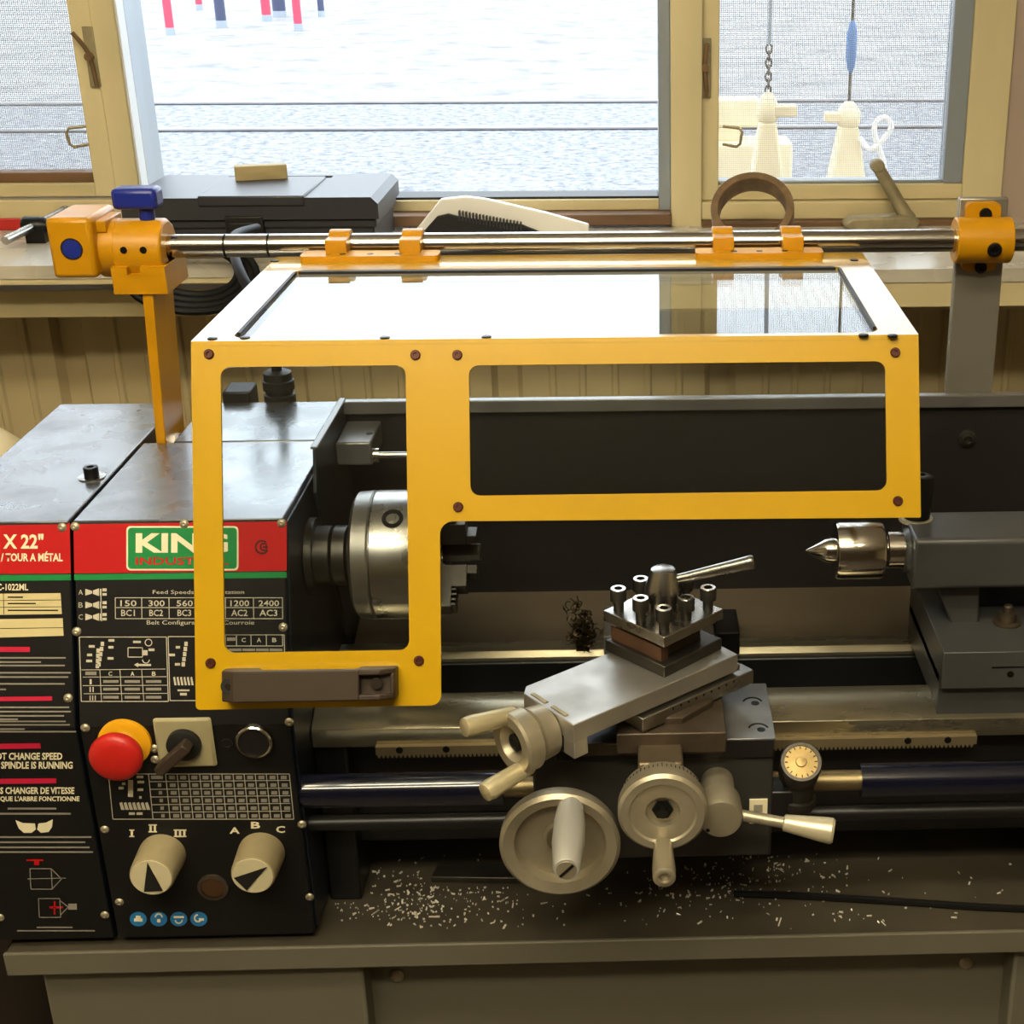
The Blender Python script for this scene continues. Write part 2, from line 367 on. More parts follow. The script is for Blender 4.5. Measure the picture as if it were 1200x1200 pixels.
# insect screen in the right window: fine woven mesh
m = bpy.data.materials.new('insect_screen'); m.use_nodes = True; N = m.node_tree.nodes; Lk = m.node_tree.links
N.remove(N['Principled BSDF']); tr = N.new('ShaderNodeBsdfTransparent'); df = N.new('ShaderNodeBsdfDiffuse'); df.inputs[0].default_value = (.42, .42, .45, 1)
tc = N.new('ShaderNodeTexCoord'); sx = N.new('ShaderNodeSeparateXYZ'); Lk.new(tc.outputs['Object'], sx.inputs[0]); prev = None
for ax in ('X', 'Z'):
    mu = N.new('ShaderNodeMath'); mu.operation = 'MULTIPLY'; mu.inputs[1].default_value = 1/.0026; Lk.new(sx.outputs[ax], mu.inputs[0])
    fr = N.new('ShaderNodeMath'); fr.operation = 'FRACT'; Lk.new(mu.outputs[0], fr.inputs[0])
    lt = N.new('ShaderNodeMath'); lt.operation = 'LESS_THAN'; lt.inputs[1].default_value = .2; Lk.new(fr.outputs[0], lt.inputs[0])
    if prev is None: prev = lt
    else:
        mxn = N.new('ShaderNodeMath'); mxn.operation = 'MAXIMUM'; Lk.new(prev.outputs[0], mxn.inputs[0]); Lk.new(lt.outputs[0], mxn.inputs[1])
ms = N.new('ShaderNodeMixShader'); Lk.new(mxn.outputs[0], ms.inputs[0]); Lk.new(tr.outputs[0], ms.inputs[1]); Lk.new(df.outputs[0], ms.inputs[2]); Lk.new(ms.outputs[0], N['Material Output'].inputs[0])
mk('insect_screen', m, w3, (box, Rs, Rg, 862, 862.6, zR-2, ZT)); mk('insect_screen', m, w1, (box, LX, Lg, 878, 878.6, zL-2, ZT))
# casement latches: bent lever on a strip, wire loop lower down
def latch(parent, x, y, flip):
    c = hy(x, y, YW-1)
    mk('latch_plate', GALV, parent, (box, c.x-6, c.x+8, YW-3, YW+3, c.z-42, c.z+32), bev=1)
    mk('latch_lever', RUST, parent, (tube, bez([(c.x+3, YW-4, c.z-40), (c.x, YW-9, c.z), (c.x-flip*14, YW-16, c.z+26)], 5), 3, 8), (cyl, (c.x, YW-2, c.z-4), (c.x, YW-13, c.z-4), 5))
def loop(parent, x, y, sgn):
    c = hy(x, y, YW-4); s = sgn
    mk('wire_loop', GALV, parent, (tube, [(c.x, YW+4, c.z+12), (c.x+s*20, YW-6, c.z+11), (c.x+s*24, YW-6, c.z+6), (c.x+s*22, YW-6, c.z-9), (c.x+s*17, YW-6, c.z-13), (c.x, YW+4, c.z-11)], 2, 8))
latch(w1, 106, 62, 1); latch(w3, 826, 75, -.2)
loop(w1, 101, 160, -1); loop(w3, 848, 160, 1)
# ceiling lamps (behind and above the operator)
for i, (cx, cy, nm) in enumerate(((-350, -800, 'above the lathe'), (-200, -1450, 'over the middle of the shop'))):
    t = thing('ceiling_lamp_offscreen', 'long fluorescent ceiling lamp '+nm, 'lamp', (cx, cy, 1280))
    mk('housing', WPAP, t, (box, cx-620, cx+620, cy-25, cy+25, 1318, 1340), (box, cx-420, cx-410, cy-5, cy+5, 1339, 1450), (box, cx+410, cx+420, cy-5, cy+5, 1339, 1450))
    mk('diffuser_offscreen', emis('lamp_glow_%d' % i, (1, .9, .66), LAMP*(1, 1.4)[i]), t, (box, cx-600, cx+600, cy-75, cy+75, 1280, 1319))
# ================================================================== OUTDOORS
m = bpy.data.materials.new('gravel_yard'); m.use_nodes = True; N = m.node_tree.nodes; Lk = m.node_tree.links; b = N['Principled BSDF']; b.inputs['Roughness'].default_value = .95
tc = N.new('ShaderNodeTexCoord'); sx = N.new('ShaderNodeSeparateXYZ'); Lk.new(tc.outputs['Object'], sx.inputs[0])
n1 = N.new('ShaderNodeTexNoise'); n1.inputs['Scale'].default_value = 13; n1.inputs['Detail'].default_value = 8; n1.inputs['Roughness'].default_value = .8; Lk.new(tc.outputs['Object'], n1.inputs[0])
r1 = N.new('ShaderNodeValToRGB'); e = r1.color_ramp.elements; e[0].position = .36; e[0].color = (.06, .064, .072, 1); e[1].position = .66; e[1].color = (.36, .365, .385, 1); Lk.new(n1.outputs['Fac'], r1.inputs[0])
n2 = N.new('ShaderNodeTexNoise'); n2.inputs['Scale'].default_value = 1.6; n2.inputs['Roughness'].default_value = .75; n2.inputs['Detail'].default_value = 8; Lk.new(tc.outputs['Object'], n2.inputs[0])
r2 = N.new('ShaderNodeValToRGB'); e = r2.color_ramp.elements; e[0].position = .36; e[0].color = (.15, .145, .145, 1); e[1].position = .54; e[1].color = (.27, .265, .27, 1); Lk.new(n2.outputs['Fac'], r2.inputs[0])
ad = N.new('ShaderNodeMath'); ad.operation = 'MULTIPLY_ADD'; ad.inputs[1].default_value = .8; Lk.new(n2.outputs['Fac'], ad.inputs[0]); Lk.new(sx.outputs['Y'], ad.inputs[2])
mr = N.new('ShaderNodeMapRange'); mr.inputs[1].default_value = 12.15; mr.inputs[2].default_value = 12.75; Lk.new(ad.outputs[0], mr.inputs[0])
mx = N.new('ShaderNodeMix'); mx.data_type = 'RGBA'; Lk.new(mr.outputs[0], mx.inputs[0]); Lk.new(r1.outputs[0], mx.inputs[6]); Lk.new(r2.outputs[0], mx.inputs[7]); Lk.new(mx.outputs[2], b.inputs['Base Color'])
bm = bmesh.new(); box(bm, -40000, 40000, 960, 80000, FZ-200, FZ-1)
g = part('gravel_ground', bm, m, None, base=(0, 0, FZ)); struct(g)
for y, lb in ((119, 'far rail of the track in the gravel yard, bordering the pale ground'), (150, 'near rail of the track in the gravel yard, on the window side')):
    c = hz(450, y, FZ+18)
    o = mk('railway_rail', RAILM, None, (box, -16000, 16000, c.y-34, c.y+34, FZ+4, FZ+24), (box, -16000, 16000, c.y-8, c.y+8, FZ-40, FZ+4), bev=5); tag(o, lb, 'rail', 'rails of the yard track')
for x, y, wd, m, nm in ((200, 41, 9, REDPO, 'thick red post with grey foot standing alone in the yard'), (234, 12, 7, REDPO, 'faded pink post behind the dark blue post'), (260, 32, 11, BLUPO, 'dark blue post standing between two red posts'),
                        (313, 25, 10, REDPO, 'short red post beside the wide dark post'), (328, 20, 14, BLUPO, 'wide dark grey-blue post between two red posts'), (350, 36, 9, REDPO, 'red post standing in front of the wide dark post'), (377, 20, 7, BLUPO, 'thin dark post at the end of the post row')):
    c = hz(x, y, FZ); r = wd*(c-CMM).length/1700/2
    t = thing('yard_post', nm, 'post', c, 'posts at the back of the yard')
    mk('shaft', m, t, (rev, c, (0, 0, 1), [(0, r), (1150, r*.96), (1175, r*.6)], {'n': 16}))
    mk('foot', GREYV, t, (rev, c, (0, 0, 1), [(-20, r*1.08), (95, r*1.08)], {'n': 16}))
# cream jack stands outside the right window
def jack(px, py, wtop, wbot, label, arm, Y):
    c = hy(px, py, Y); s = (Y+1115)/1700
    t = thing('jack_stand', label, 'jack stand', (c.x, c.y, FZ), 'jack stands outside the window')
    a, b2 = wtop*s/2, wbot*s/2
    bm = bmesh.new()
    q0 = [(c.x-b2*2.6, c.y-b2*2.6, FZ), (c.x+b2*2.6, c.y-b2*2.6, FZ), (c.x+b2*2.6, c.y+b2*2.6, FZ), (c.x-b2*2.6, c.y+b2*2.6, FZ)]
    q1 = [(c.x-a, c.y-a, c.z-60), (c.x+a, c.y-a, c.z-60), (c.x+a, c.y+a, c.z-60), (c.x-a, c.y+a, c.z-60)]
    A = [bm.verts.new(p) for p in q0]; B = [bm.verts.new(p) for p in q1]; bm.faces.new(A[::-1]); bm.faces.new(B)
    for i in range(4): bm.faces.new((A[i], A[(i+1) % 4], B[(i+1) % 4], B[i]))
    part('tower', bm, PED, t, bev=8)
    mk('head', PED, t, (rev, (c.x, c.y, c.z-62), (0, 0, 1), [(0, a*1.05), (14, a*1.3), (40, a*1.25), (60, a*.8), (70, a*.4)], {'n': 18}), (box, c.x+min(0, arm*70), c.x+max(0, arm*70), c.y-22, c.y+22, c.z-48, c.z-22), bev=3)
    mk('base_plate', PED, t, (box, c.x-b2*2.8, c.x+b2*2.8, c.y-b2*2.8, c.y+b2*2.8, FZ-2, FZ+16), bev=4)
    return c
c1 = jack(900, 112, 20, 60, 'cream jack stand with arm under the grey chain', 1, 2500)
c2 = jack(995, 122, 22, 56, 'cream jack stand under the blue turnbuckle with white rope loop', -1, 3150)
ob = mk('rope_loop', WPAP, None, (tube, [c2+V(*p) for p in bez([(30, -34, -90), (62, -60, -118), (112, -70, -60), (92, -70, -28), (64, -66, -60), (96, -60, -150), (104, -58, -190)], 6)], 8, 8)); tag(ob, 'white rope loop hanging on the cream jack stand', 'rope')
t = thing('cast_block', 'cream painted machine block behind the chain jack stand', 'machine', (hy(862, 130, 4000).x, 4000, FZ))
c = hy(862, 130, 4000)
mk('beam', PED, t, (box, c.x-160, c.x+80, 3950, 4050, c.z-48, c.z+44), bev=8); mk('pedestal', PED, t, (box, c.x-170, c.x+190, 3900, 4100, FZ, c.z-95), (box, c.x-120, c.x+20, 3960, 4040, c.z-100, c.z-40), bev=10)
# hanging chain and turnbuckle above the stands, hung from an outdoor beam
t = thing('hanging_chain', 'grey rod and chain hanging above the cream jack stand', 'chain', c1); links = []
for k in range(7):
    z = c1.z+12+k*16; a = (k % 2)*pi/2
    mk('chain_link', DSTEEL, t, (tube, [(c1.x+7*cos(u)*cos(a), c1.y+7*cos(u)*sin(a), z+12*sin(u)) for u in [i*pi/5 for i in range(10)]], 2.6, 6, True))
mk('rod', GREYV, t, (cyl, (c1.x, c1.y, c1.z+118), (c1.x+14, c1.y, 1400), 6))
t = thing('turnbuckle', 'blue turnbuckle on a thin hanging rod above the cream jack stand', 'turnbuckle', c2); z0 = c2.z
mk('rod', DSTEEL, t, (cyl, (c2.x, c2.y, z0), (c2.x, c2.y, 1400), 4.5))
mk('body', mat('blue_turnbuckle_paint', (70, 110, 160), .5), t, (rev, (c2.x, c2.y, z0+88), (0, 0, 1), [(0, 5), (14, 11), (40, 15), (105, 15), (128, 10), (140, 5)], {'n': 14}))
ob = mk('eave_beam', PED, None, *[(box, q.x-40, q.x+40, 960, q.y+60, 1390, 1450) for q in (c1, c2)], (box, c1.x-200, c2.x+200, 900, 960.5, 1390, 1450)); tag(ob, 'cream eave beam reaching out over the yard jack stands', 'beam')
# ================================================================== LATHE STAND
TZ = -303
st = thing('lathe_stand', 'brown-grey steel lathe stand with wide chip tray on two pedestals', 'stand', (-100, 60, FZ))
xr = 470
mk('chip_tray', TRAY, st, (box, -530, xr+90, -124, 330, TZ-3, TZ), (box, -530, -527, -124, 330, TZ-22, TZ), (box, -530, xr+90, 327, 330, TZ-22, TZ), bev=1)
mk('tray_rim', CAB, st, (box, -530, xr+90, -125, -121, TZ-22, TZ+.4), bev=1.2)
pl_ = hy(440, 1150, -112).x; pr = hy(1186, 1150, -112).x
mk('pedestal', CAB, st, (box, -508, pl_-10, -112, 300, FZ, TZ-22), (box, -505, pl_-12, -100, 300, TZ-24, TZ-3), bev=3)
mk('pedestal', CAB, st, (box, pr, xr+70, -112, 300, FZ, TZ-22), (box, pr+3, xr+66, -100, 300, TZ-24, TZ-3), bev=3)
mk('modesty_panel', CAB, st, (box, pl_-12, pr+2, -84, -80, FZ+120, TZ-5))
for x, y in ((465, 1143), (1132, 1128)):
    c = hy(x, y, -84); mk('bolt', ALU, st, (rev, c, (0, -1, 0), [(-1, 6), (1, 6.4), (3, 5), (4, 3)], {'n': 14}))
o = mk('flat_bar', DSTEEL, None, (prism, [hz(x, y, TZ+.2) for x, y in ((505, 1034), (515, 1016), (640, 1018), (640, 1036))], (0, 0, 6)), bev=1); tag(o, 'dark flat steel bar lying on the chip tray behind the handwheel', 'metal bar')
o = mk('thin_rod', BLKOX, None, (tube, bez([hz(x, y, TZ+3.2) for x, y in ((860, 1047), (940, 1050), (1060, 1057), (1150, 1063), (1230, 1066))], 6), 3.2, 8)); tag(o, 'thin black rod lying along the chip tray edge', 'rod')
# swarf
bm = bmesh.new()
for k in range(700):
    u = random.random()
    if u < .55: px = random.gauss(490, 65); py = random.gauss(1054, 22)
    elif u < .9: px = random.gauss(880, 85); py = random.gauss(1032, 26)
    else: px = random.uniform(400, 1190); py = random.uniform(1010, 1085)
    if not (392 < px < 1195 and 1000 < py < 1088): continue
    c = hz(px, py, TZ+.6)
    if (c.x < -240 and c.y > -66) or (c.x > 396 and c.y > -54) or (498 < px < 646 and 1011 < py < 1039): continue
    a = random.uniform(0, 2*pi); l = .3+random.expovariate(1.5); ww = min(l, random.uniform(.25, .9)); hgt = random.uniform(.2, 1.4)
    d = V(cos(a), sin(a), 0)*l; n = V(-sin(a), cos(a), 0)*ww
    vs = [bm.verts.new(q) for q in (c-d-n, c+d-n+V(0, 0, hgt), c+d+n+V(0, 0, hgt*.6), c-d+n)]; bm.faces.new(vs)
    vs = [bm.verts.new(q) for q in (c-d-n-V(0, 0, .5), c+d-n-V(0, 0, .5), c+d+n-V(0, 0, .5), c-d+n-V(0, 0, .5))]; bm.faces.new(vs)
sw = part('metal_swarf', bm, CHIP, None, smooth=False); sw['kind'] = 'stuff'; tag(sw, 'bright metal swarf chips scattered over the brown chip tray', 'swarf')
# ================================================================== LATHE BED
bed = thing('lathe_bed', 'long black lathe bed with bright ground ways and toothed rack', 'lathe bed', (90, 0, TZ))
X0, X1 = -271.5, 540
mk('bed_casting', BEDP, bed, (box, X0, X1, -40, -22, -258, -146), (box, X0, X1, 50, 68, -258, -131), *[(box, q, q+12, -23, 51, -258, -170) for q in (-150, 0, 150, 300)], (box, X0, -244, -62, 76, TZ, -146), (box, 400, X1, -50, 70, TZ, -240), (box, X0, X1, -30, -26, -150, -140), bev=2)
def xprism(bm, pts, x0, x1): prism(bm, [(x0, y, z) for y, z in pts], (x1-x0, 0, 0))
mk('front_way', WAY, bed, (xprism, [(-64, -147), (-64, -130), (-41, -119), (-21, -121), (-21, -147)], X0, X1), bev=.6)
mk('rear_way', WAY, bed, (xprism, [(55, -131.5), (55, -129), (60, -124), (78, -124), (78, -131.5)], X0, X1), bev=.6)
bm = bmesh.new(); xa = hy(440, 870, -66).x; xb = hy(1145, 852, -66).x; box(bm, xa, xb, -69, -62, -152, -144.5); x = xa+1
while x < xb-3: prism(bm, [(x, -69, -152), (x+1, -69, -155), (x+2.2, -69, -155), (x+3.1, -69, -152)], (0, 7, 0)); x += 3.6
part('rack', bm, mat('worn_rack_steel', (140, 126, 98), .4, .6), bed, smooth=False)
for x, y in ((1065, 852), (1112, 852), (467, 867), (522, 866)):
    c = hy(x, y, -69); mk('rack_screw', BLKOX, bed, (rev, (c.x, -68.5, -147.5), (0, -1, 0), [(0, 3.2), (1, 3)], {'n': 12}))
LY, LZ = -100, -165
for a, b2 in ((X0-2, hy(590, 905, LY).x), (hy(1008, 905, LY).x, X1)):
    mk('leadscrew_sleeve', BLUTUBE, bed, (cyl, (a, LY, LZ), (b2, LY, LZ), 14, None, 32))
mk('leadscrew', BRASS, bed, (cyl, (-130, LY, LZ), (200, LY, LZ), 8.5))
mk('feed_rod', BEDP, bed, (cyl, (X0-2, LY+4, LZ-34), (X1, LY+4, LZ-34), 7))
mk('end_bracket', BEDP, bed, (box, 500, X1, -118, -46, -210, -140), bev=3)
# ================================================================== HEADSTOCK
HX0, HX1 = -437, -274; HB = -294
hs = thing('lathe_headstock', 'black lathe headstock with printed red-banded panel, knobs and emergency stop', 'headstock', ((HX0+HX1)/2, 40, TZ))
prof = [(-117.5, HB), (-117.5, -91), (-62.5, 59.5), (115, 59.5), (115, 0), (228, 0), (228, HB)]
mk('casing', NAVY, hs, (xprism, prof, HX0+.8, HX1), (box, HX0+8, HX1-6, -108, 220, TZ, HB), bev=1.2)
mk('top_cover', TOP, hs, (box, HX0+1, HX1-.3, -64, 115, 57, 60.5), bev=1)
mk('rear_cover', TOP, hs, (box, -411, HX1-.3, 117, 229, 0, 60.5), bev=1.5)
PU = (V(0, -118, -91), V(0, -151, 55).normalized()); PL = (V(0, -118, -91), V(0, -1, 0))
pu = mk('upper_panel', PANEL, hs, (xprism, [(-118, -91), (-63.2, 59.5), (-60, 59.5), (-115, -91)], HX0+1.5, HX1-.5))
plw = mk('lower_panel', PANEL, hs, (box, HX0+1.5, HX1-.5, -118, -112, HB+1, -91.3))
mk('casing_side', NAVY, hs, (xprism, [(-110, HB+2), (-112, -91), (-58, 56), (110, 56), (110, HB+2)], HX1, HX1+2), bev=.5)
# belt cover
bc = thing('belt_cover', 'black belt cover with printed warning panel and oily top beside the headstock', 'machine cover', (-494, 40, TZ))
BX0, BX1 = -550, -439.5
mk('casing', NAVY, bc, (xprism, [(-117.5, HB), (-117.5, -91), (-62.5, 59), (228, 59), (228, HB)], BX0, BX1), (box, BX0+10, BX1-8, -100, 220, TZ, HB), bev=1.2)
mk('top_cover', TOP, bc, (box, BX0, BX1, -64, 229, 57, 60.5), bev=1)
bpu = mk('upper_panel', PANEL, bc, (xprism, [(-118, -91), (-63.2, 59.5), (-60, 59.5), (-115, -91)], BX0+1, BX1-.5))
bpl = mk('lower_panel', PANEL, bc, (box, BX0+1, BX1-.5, -118, -112, HB+1, -91.3))
c = hz(108, 560, 60)
mk('socket_bolt', BLKOX, bc, (rev, (c.x, c.y, 60.4), (0, 0, 1), [(0, 6), (9, 6), (9.6, 5.5), (9.6, 3), (5, 3)], {'n': 18, 'cap': False}))
mk('washer', STEEL, bc, (rev, (c.x, c.y, 60.4), (0, 0, 1), [(0, 11), (1.2, 11), (1.2, 5)], {'n': 20}))
# panel screws
scr = mesh_m('panel_screw', ALU, (rev, (0, 0, 0), (0, 0, 1), [(-.5, 3.6), (.6, 3.6), (1.7, 2.6), (2.1, 1.2), (1.5, .4)], {'n': 12}))
copies('panel_screw', scr, pu, [face_matrix(hp(x, y, PU), PU[1]) for x, y in ((88, 617), (216, 614), (330, 613), (90, 740), (332, 735))])
copies('panel_screw', scr, plw, [face_matrix(hp(x, y, PL), PL[1]) for x, y in ((100, 853), (339, 846), (123, 972), (354, 966), (140, 1057), (363, 1051), (181, 877), (182, 890))])
copies('panel_screw', scr, bpu, [face_matrix(hp(x, y, PU), PU[1]) for x, y in ((73, 618), (80, 818))])
copies('panel_screw', scr, bpl, [face_matrix(hp(x, y, PL), PL[1]) for x, y in ((123, 1072), (0, 1075))])
# ---- print, upper headstock panel
lx, rx = 85, 337
pquads('red_band', RED, pu, PU, [[(lx+1, 613), (rx-1, 611), (rx-1, 669), (lx+2, 672)]])
pquads('green_stripe', GREEN, pu, PU, [[(lx+2, 673), (rx-1, 670), (rx-1, 677), (lx+2, 680)]])
def rr(name, m, pl, x0, x1, y0, y1, r, k, parent=pu):
    q = pl_lift(pl, k); bm = bmesh.new(); bm.faces.new([bm.verts.new(hp(a, b, q)) for a, b in roundrect(x0, x1, y0, y1, r, 5)]); bm.normal_update()
    for f in bm.faces:
        if f.normal.dot(pl[1]) < 0: f.normal_flip()
    me = bpy.data.meshes.new(name); bm.to_mesh(me); bm.free(); return part(name, me, m, parent, smooth=False)
rr('logo_border', CREAM, PU, 148, 279.5, 616.5, 668.5, 5, 2); rr('logo_ground', GREEN, PU, 150, 277.5, 618.5, 666.5, 4, 3)
T('logo_lettering', CREAM, pu, PU, 'KING', 159, 267, 624.5, 648, 4, bold=.035)
T('logo_lettering', RED, pu, PU, 'INDUSTRIAL', 159, 268, 653, 662, 4, bold=.02)
def arc(cx, cy, r, a0, a1, w, n=14, sy=1):
    P = [(cx+r*cos(radians(a0+(a1-a0)*i/n)), cy-sy*r*sin(radians(a0+(a1-a0)*i/n))) for i in range(n+1)]
    return [seg(*P[i], *P[i+1], w) for i in range(n)]
pquads('approval_mark', DARKP, pu, PU, arc(307, 641, 7.5, 50, 330, 1.8)+arc(309, 641, 4, 60, 300, 1.6)+[seg(308, 641, 314, 641, 1.5), seg(312, 637, 312, 646, 1.4)], 3)
def grid(xs, ys, sk=0, w=.8):
    out = []; yb = ys[0]
    f = lambda x, y: (x+sk*(y-yb), y)
    for x in xs: out.append(seg(*f(x, ys[0]), *f(x, ys[-1]), w))
    for y in ys: out.append(seg(*f(xs[0], y), *f(xs[-1], y), w))
    return out
# belt diagram with A B C
pquads('belt_diagram', PALE, pu, PU, sum([[[(100, y-4), (108, y-1.5), (108, y+1.5), (100, y+4)], [(109, y-2), (116, y-4.5), (116, y+4.5), (109, y+2)], R4(117, y-4, 119, y+4), R4(120, y-4.5, 125, y-1), R4(120, y+1, 125, y+4)] for y in (694, 709, 723)], [])+[seg(118, 690, 119, 728, 1)], 1)
for s_, y in (('A', 694), ('B', 709), ('C', 723)): T('lettering', PALE, pu, PU, s_, 92, 97, y-3, y+3)
T('lettering', PALE, pu, PU, 'Feed Speeds / Alimentation', 179, 286, 691.5, 697.5)
T('lettering', PALE, pu, PU, 'Belt Configuration / la Courroie', 172, 298, 727, 733.5)
pquads('speed_table', PALE, pu, PU, grid((135, 166, 198, 230, 264, 297, 331), (700.5, 712, 725), .01))
for i, (a, b2) in enumerate((('150', 'BC1'), ('300', 'BC2'), ('560', 'BC3'), ('720', 'AC1'), ('1200', 'AC2'), ('2400', 'AC3'))):
    x0, x1 = ((141, 160), (174, 193), (207, 226), (238, 257), (270, 292), (303, 327))[i]
    T('lettering', PALE, pu, PU, a, x0, x1, 703.5, 710.5, bold=.01); T('lettering', PALE, pu, PU, b2, x0+1, x1-2, 714.5, 722, bold=.01)
# feed tables
q = grid((93, 195), (746.5, 822), .03, .9)+grid((197, 263), (746, 821), .03, .9)+[seg(95.5, 785, 194, 784), seg(97, 793.5, 195, 793), seg(97, 803.5, 196, 803), seg(98, 813, 196, 812.5), seg(117, 785, 119, 823), seg(140.5, 785, 143, 823), seg(166, 785, 168.5, 822)]
pquads('feed_table', PALE, pu, PU, q)
for s_, x in (('C', 127), ('A', 153), ('B', 178)): T('lettering', PALE, pu, PU, s_, x, x+4.5, 787, 792, bold=.02)
for s_, y in (('I', 799), ('II', 808), ('III', 818)): T('lettering', PALE, pu, PU, s_, 105, 105+len(s_)*2.4, y-3, y+3)
def blur_rows(rows): return [R4(x0, y, x1, y+h) for x0, x1, y, h in rows]
pquads('small_print', GREYP, pu, PU, blur_rows([(x, x+18, y, 3.2) for x in (121, 146, 171) for y in (797, 806, 815.5)]+[(100, 113, 787, 4)]))
pquads('gear_diagram', PALE, pu, PU, [R4(118-k*1.0, 752+k*6, 122-k*1.0, 757+k*6) for k in range(5)]+[R4(113-k*.3, 760+k*6, 117-k*.3, 765+k*6) for k in range(4)]+[R4(104, 756, 111, 759), R4(102, 766, 108, 769), R4(101, 773, 108, 776), R4(127, 749, 134, 752), R4(127, 757, 133, 760), R4(126, 770, 133, 773)]+grid((150, 167), (759, 770), 0, 1)+[R4(167, 762, 173, 768), R4(174, 760, 181, 763)]+arc(174, 753, 4, 0, 360, 1)+arc(171, 773, 4, 180, 360, 1)+[R4(156, 751, 165, 753.5), [(157, 779), (162, 776.5), (162, 778), (177, 778), (177, 780.5), (162, 780.5), (162, 782)]])
pquads('gear_diagram', PALE, pu, PU, [R4(216-k*.8, 752+k*6, 220-k*.8, 757+k*6) for k in range(5)]+[R4(206, 757, 211, 760), R4(198, 766, 205, 769), R4(205, 777, 211, 780)]+[[(203+k*4, 794), (205+k*4, 793), (207+k*4, 803), (204.5+k*4, 803)] for k in range(6)]+[R4(208, 808, 222, 810), R4(211, 812, 219, 815)])
pquads('feed_table', PALE, pu, PU, grid((264, 277, 294, 312, 331), (744, 757), .02, .9)+grid((264, 333), (744, 820), .02, .9))
for s_, x in (('C', 283), ('A', 301), ('B', 319)): T('lettering', PALE, pu, PU, s_, x, x+5, 747.5, 752.5, bold=.02)
pquads('small_print', GREYP, pu, PU, blur_rows([(x, x+15, y, 3) for x in (268, 284, 300, 316) for y in (760, 770, 780, 790, 800, 810)]+[(266, 276, 747, 4)]))
# ---- print, lower panel
q = grid((127, 174, 194, 207.5, 221, 234, 247, 260, 273, 286, 299, 312, 325, 339), (907, 960), 0.1, .8)
for j, y in enumerate((916, 925, 934, 943, 952)): q.append(seg(175+j, y, 340, y-1.5, .7))
pquads('thread_table', PALE, plw, PL, q)
for i, s_ in enumerate(('1', '2', '3', '4', '5', '6', '7', '8', '9', '10', '11')): pass
pquads('small_print', GREYP, plw, PL, blur_rows([(198+13.1*i+j, 205+13.1*i+j, 909+9*j, 4.2) for i in range(11) for j in range(6)]+[(177+j, 191+j, 909+9*j, 4) for j in range(1)]+[(184+j, 188+j, 909+9*j, 4) for j in range(1, 6)]))
pquads('gear_diagram', PALE, plw, PL, [[(140+k*5, 941), (143+k*5, 940), (146+k*5, 949), (142+k*5, 949)] for k in range(7)]+[R4(150, 914, 156, 934), R4(143, 917, 147, 920), R4(139, 922, 145, 925), R4(160, 909, 168, 912), R4(161, 915, 169, 918), R4(161, 924, 168, 927), R4(163, 933, 166, 936), R4(151, 952, 158, 955), R4(160, 952, 167, 955)])
def serif_I(n, x0, x1, y0, y1):
    st_ = (x1-x0)/n; q = [R4(x0, y0, x1, y0+1.5), R4(x0, y1-1.5, x1, y1)]
    for i in range(n): q.append(R4(x0+st_*(i+.5)-1.3, y0, x0+st_*(i+.5)+1.3, y1))
    return q
pquads('roman_numeral', CREAM, plw, PL, serif_I(1, 151.5, 157.5, 972, 981)); pquads('roman_numeral', CREAM, plw, PL, serif_I(2, 174, 184, 966, 975.5)); pquads('roman_numeral', CREAM, plw, PL, serif_I(3, 203.5, 218.5, 972, 981))
for s_, x0, x1, y0, y1 in (('A', 269, 281, 969.5, 977), ('B', 294, 305, 963, 971), ('C', 323.5, 334, 968, 976)): T('lettering', CREAM, plw, PL, s_, x0, x1, y0, y1, bold=.03)
for x in (162, 186, 209.5, 233):
    q = pl_lift(PL, 1); bm = bmesh.new(); bm.faces.new([bm.verts.new(hp(x+10*cos(-a*pi/10), 1077+8.5*sin(-a*pi/10), q)) for a in range(20)])
    sgn_ = part('safety_sign', bm, BLUEP, plw, smooth=False)
    pic = {162: [R4(157, 1076, 167, 1080), R4(159, 1073, 165, 1076)], 186: arc(186, 1075, 4, 0, 180, 2)+[R4(184, 1077, 188, 1081)], 209.5: [R4(203.5, 1073.5, 215.5, 1076)]+arc(209.5, 1078, 4, 180, 360, 1.6), 233: arc(232, 1076, 4, 90, 330, 2)+[R4(233, 1076, 239, 1079)]}[x]
    pquads('pictogram', CREAM, plw, PL, pic, 2)
# ---- print, belt cover
pquads('red_band', RED, bpu, PU, [[(-30, 613.5), (81.5, 612.5), (83, 672), (-30, 673)]]); pquads('green_stripe', GREEN, bpu, PU, [[(-30, 674), (83, 673), (83, 680), (-30, 681)]])
T('lettering', CREAM, bpu, PU, 'X 22"', 3.5, 51, 625.5, 643, bold=.03); T('lettering', CREAM, bpu, PU, '/ TOUR A MÉTAL', 1, 73.5, 646, 658, bold=.03)
T('lettering', CREAM, bpu, PU, 'KC-1022ML', -9, 33, 684, 692, bold=.02)
for q_ in [[(-30, 696), (71, 695), (72.5, 719.5), (-30, 721)], [(-30, 726), (73.5, 724.5), (74.5, 745), (-30, 748)]]: pquads('data_plate', mat('cream_plate', (205, 190, 140), .5), bpu, PU, [q_])
pquads('plate_rules', PANEL, bpu, PU, [seg(4, 695, 4.5, 720, .7), seg(-30, 704, 72, 703, .6), seg(-30, 712, 72, 711, .6), seg(-30, 737, 74, 735.5, .7)]+[R4(9, 699, 27, 700.6), R4(9, 706.5, 42, 708), R4(9, 714.5, 68, 716)], 2)
for q_ in [[(-30, 758), (35, 758), (35, 764), (-30, 764)], [(-30, 817), (61, 816), (61, 821), (-30, 822)]]: pquads('warning_bar', PINK, bpu, PU, [q_])
